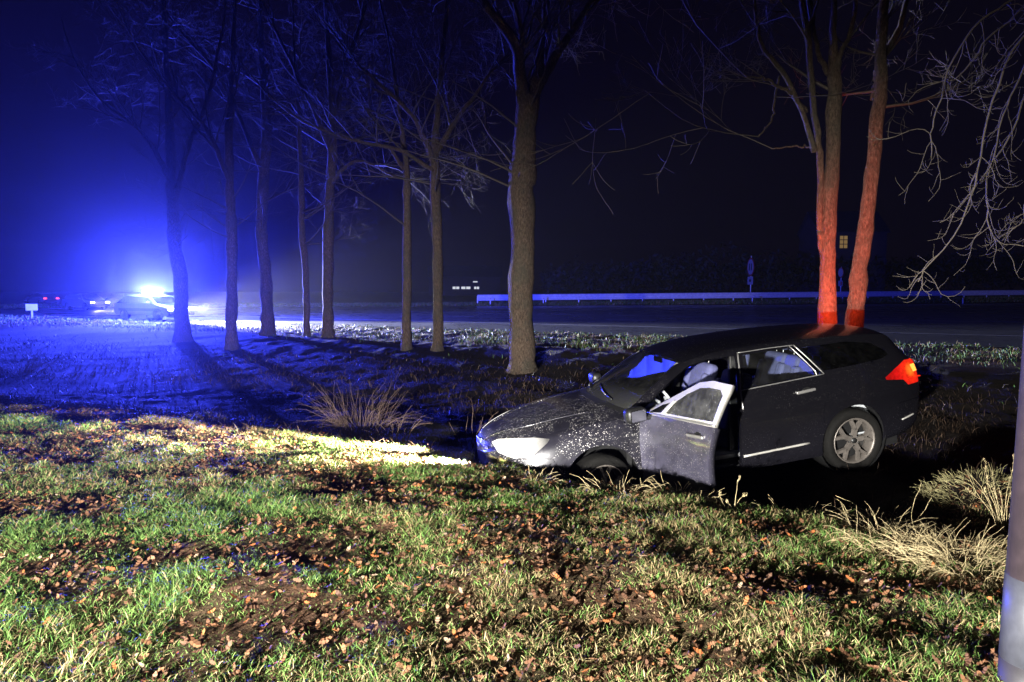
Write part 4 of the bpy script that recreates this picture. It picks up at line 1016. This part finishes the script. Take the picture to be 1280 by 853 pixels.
LP = lpos(10500); LZ = ground_z(LP[:, 0], LP[:, 1]); order = np.argsort(LP[:, 1]); LP = LP[order]; LZ = LZ[order]
Vs, Fs, Ts = [], [], []; k = 0
shapes = [leaf_shape(1, rng.uniform(.2, .9), rng.uniform(.3, 1.3)) for _ in range(10)]
shmesh = []
for hue in range(6):
    for sh in shapes[:4]:
        me = bpy.data.meshes.new('fallen_leaf'); me.from_pydata([tuple(v) for v in sh*.09], [], LF)
        at_ = me.attributes.new('tint', 'FLOAT_COLOR', 'POINT'); cc = lcol()
        for d in at_.data: d.color = (*cc, 1)
        me.materials.append(lm); shmesh.append(me)
vis = [i for i in range(len(LP)) if LP[i, 1] > 2.75 and abs(LP[i, 0]) < LP[i, 1]*.74][:290]; vs_ = set(vis)
for i in range(len(LP)):
    s = rng.uniform(.028, .062); rm = (rng.uniform(-.8, .8), rng.uniform(-.8, .8), rng.uniform(0, 6.28)); z = LZ[i]+rng.uniform(.008, .035)
    if i in vs_:
        o = bpy.data.objects.new('fallen_leaf', shmesh[rng.integers(len(shmesh))]); C.objects.link(o); o.location = (LP[i, 0], LP[i, 1], z); o.rotation_euler = rm; o.scale = (s/.09,)*3
        tag(o, 'curled dry brown oak leaf lying in the short grass of the foreground', 'leaf', 'dry oak leaves fallen on the foreground grass')
    else:
        v = (shapes[rng.integers(10)]*s) @ rotm(*rm).T+[LP[i, 0], LP[i, 1], z]; Vs.append(v); Ts.append(np.repeat(lcol()[None], 16, 0))
        Fs += [[q+k for q in f] for f in LF]; k += 16
me = bpy.data.meshes.new('leaf_litter'); me.from_pydata(np.concatenate(Vs).tolist(), [], Fs)
a_ = me.attributes.new('tint', 'FLOAT_COLOR', 'POINT'); TT = np.concatenate(Ts); a_.data.foreach_set('color', np.concatenate([TT, np.ones((len(TT), 1))], 1).astype(np.float32).ravel())
me.materials.append(lm); tag(link(bpy.data.objects.new('leaf_litter', me)), kind='stuff')
# straw tussocks and weeds
sm = simple('dry_straw', (.46, .37, .20), .7, 0, .35, 30); wm = simple('dead_weed', (.10, .062, .045), .8, 0, .35, 20)
def tussock(name, px, py, Y, n, h, spread, mat, label, r=.0028, lean=.9, cat='grass tussock', seedhead=0, group=None):
    p = at(px, py, Y); z0 = float(ground_z(p[:1], np.array([Y]))[0]); root = empty(name, (p[0], Y, z0), label=label, cat=cat, group=group)
    mb = MB(); sh = MB()
    for k in range(n):
        a = rng.uniform(0, 6.28); rr = spread*math.sqrt(rng.random())*.7; q = np.array([rr*math.cos(a), rr*math.sin(a), 0])
        q[2] = float(ground_z(np.array([p[0]+q[0]]), np.array([Y+q[1]]))[0])-z0-.02
        d = np.array([math.cos(a)*rng.uniform(.1, lean), math.sin(a)*rng.uniform(.1, lean), 1.]); l = h*rng.uniform(.45, 1.15); pts = [q]; m = 6; bnd = rng.uniform(.05, .5)*lean
        for i in range(m):
            d = d/np.linalg.norm(d); pts.append(pts[-1]+d*l/m); d = d+np.array([math.cos(a)*bnd*.5, math.sin(a)*bnd*.5, -bnd*.55])+rand_unit()*.24
        mb.tube(pts, np.linspace(r, r*.35, m+1), 3, False)
        if seedhead and rng.random() < seedhead:
            for i in range(16):
                e = pts[-1]+(pts[-2]-pts[-1])*rng.uniform(-.3, 1)+rand_unit()*np.array([.007, .007, .01]); sh.tube([e, e+rand_unit()*.008+np.array([0, 0, .012])], .0016, 3, True)
    mb.obj('stalks', mat, root)
    if sh.n: tag(sh.obj('seed_head', mat, root), kind='stuff')
    return root
tussock('straw_tussock', 1205, 728, 4.0, 1700, .25, .5, sm, 'thick pale straw tussock bottom right beside the leaning post', lean=2.0, r=.0017)
tussock('straw_tussock', 1125, 700, 4.25, 520, .26, .42, sm, 'thin straw tussock left of the thick pale one near the post', lean=2.0, r=.0017)
tussock('straw_tussock', 1225, 610, 5.7, 600, .13, .62, simple('mossy_straw', (.30, .27, .13), .75, 0, .4, 30), 'low mossy straw tussock on the mound right of the car', lean=1.3)
tussock('straw_tussock', 1262, 600, 4.9, 26, .50, .14, sm, 'upright pale stalks beside the leaning post at right edge', lean=.35, seedhead=.5)
tussock('straw_tussock', 1090, 668, 4.8, 60, .26, .30, sm, 'sparse straw tussock on the ditch edge below the rear wheel', lean=1.4)
tussock('straw_tussock', 1000, 660, 5.0, 60, .20, .35, sm, 'short straw tussock on the ditch edge right of the open door', lean=1.4)
tussock('straw_tussock', 770, 618, 5.6, 70, .24, .35, sm, 'bent straw tussock in front of the front wheel', lean=1.3)
tussock('straw_tussock', 850, 628, 5.5, 110, .22, .35, sm, 'straw tussock crushed under the open door', lean=1.6)
tussock('straw_tussock', 670, 603, 5.9, 40, .16, .25, sm, 'small straw tussock under the front bumper', lean=1.5)
tussock('dead_weed', 1100, 650, 5.2, 5, .42, .10, sm, 'few tall thin pale stems below the rear wheel', r=.004, lean=.9, cat='weed')
tussock('dead_weed', 1135, 655, 5.1, 3, .40, .05, sm, 'tall stems right of the thin pale ones below the tail lamp', r=.004, lean=.35, cat='weed')
tussock('dead_weed', 915, 655, 5.1, 4, .36, .08, sm, 'stems with a fluffy seed head right of the open door', r=.0035, lean=.5, cat='weed', seedhead=1)
tussock('dead_weed', 450, 545, 9.2, 230, .80, .45, wm, 'bushy dead weed in the dark ditch left of the car', r=.0032, lean=.85, cat='weed')
tussock('dead_weed', 492, 545, 8.6, 26, .50, .3, wm, 'thinner dead weed between the bushy one and the car nose', r=.0045, lean=.8, cat='weed')
tussock('dead_weed', 585, 525, 8.8, 9, .55, .25, wm, 'few dead stems behind the car nose', r=.0045, lean=.5, cat='weed')
tussock('dead_weed', 20, 440, 17, 90, .7, .8, wm, 'dead brown brush at the left edge beyond the ditch', r=.008, lean=1.0, cat='weed')
# leaning post at the right edge
pm = simple('post_paint', (.03, .021, .024), .55, .1, .3, 14); pb = simple('post_band', (.042, .044, .055), .45, 0, .2, 22); pk = simple('post_foot', (.022, .02, .025), .6, 0, .2, 14)
YP = 2.6; a0 = at(1284, 870, YP); z0 = float(ground_z(a0[:1], np.array([YP]))[0]); zt = 3.1
top = at(1313, 505, YP); axis = (top-a0)/np.linalg.norm(top-a0)
root = empty('roadside_post', (a0[0], YP, z0), label='round roadside post with white band leaning at the right edge', cat='post')
f0 = np.array([a0[0], YP, z0]); foot_p = a0-axis*(a0[2]-z0+.15)
zk = at(1280, 826, YP)[2]; zu = at(1280, 722, YP)[2]
def pt(z): return a0+axis*((z-a0[2])/axis[2])-f0
for nme, za, zb_, rr, mt in (('foot_section', z0-.15, zk, .101, pk), ('white_band', zk, zu, .103, pb), ('shaft', zu, 3.3, .100, pm)):
    mb = MB(); mb.tube([pt(za), pt((za+zb_)/2), pt(zb_)], rr, 28); mb.obj(nme, mt, root)

# ------------------------------------------------------------------ haze
bm = bmesh.new(); add_box(bm, (0, 115, 8.5), (540, 300, 23)); 
m = bpy.data.materials.new('haze'); m.use_nodes = True; nt = m.node_tree; nt.nodes.clear()
out = nt.nodes.new('ShaderNodeOutputMaterial'); pv = nt.nodes.new('ShaderNodeVolumePrincipled')
pv.inputs['Color'].default_value = (.9, .9, .95, 1); pv.inputs['Density'].default_value = .00046; pv.inputs['Anisotropy'].default_value = .89
L(nt, pv.outputs[0], out.inputs['Volume'])
tag(bobj('haze', bm, m), kind='stuff')
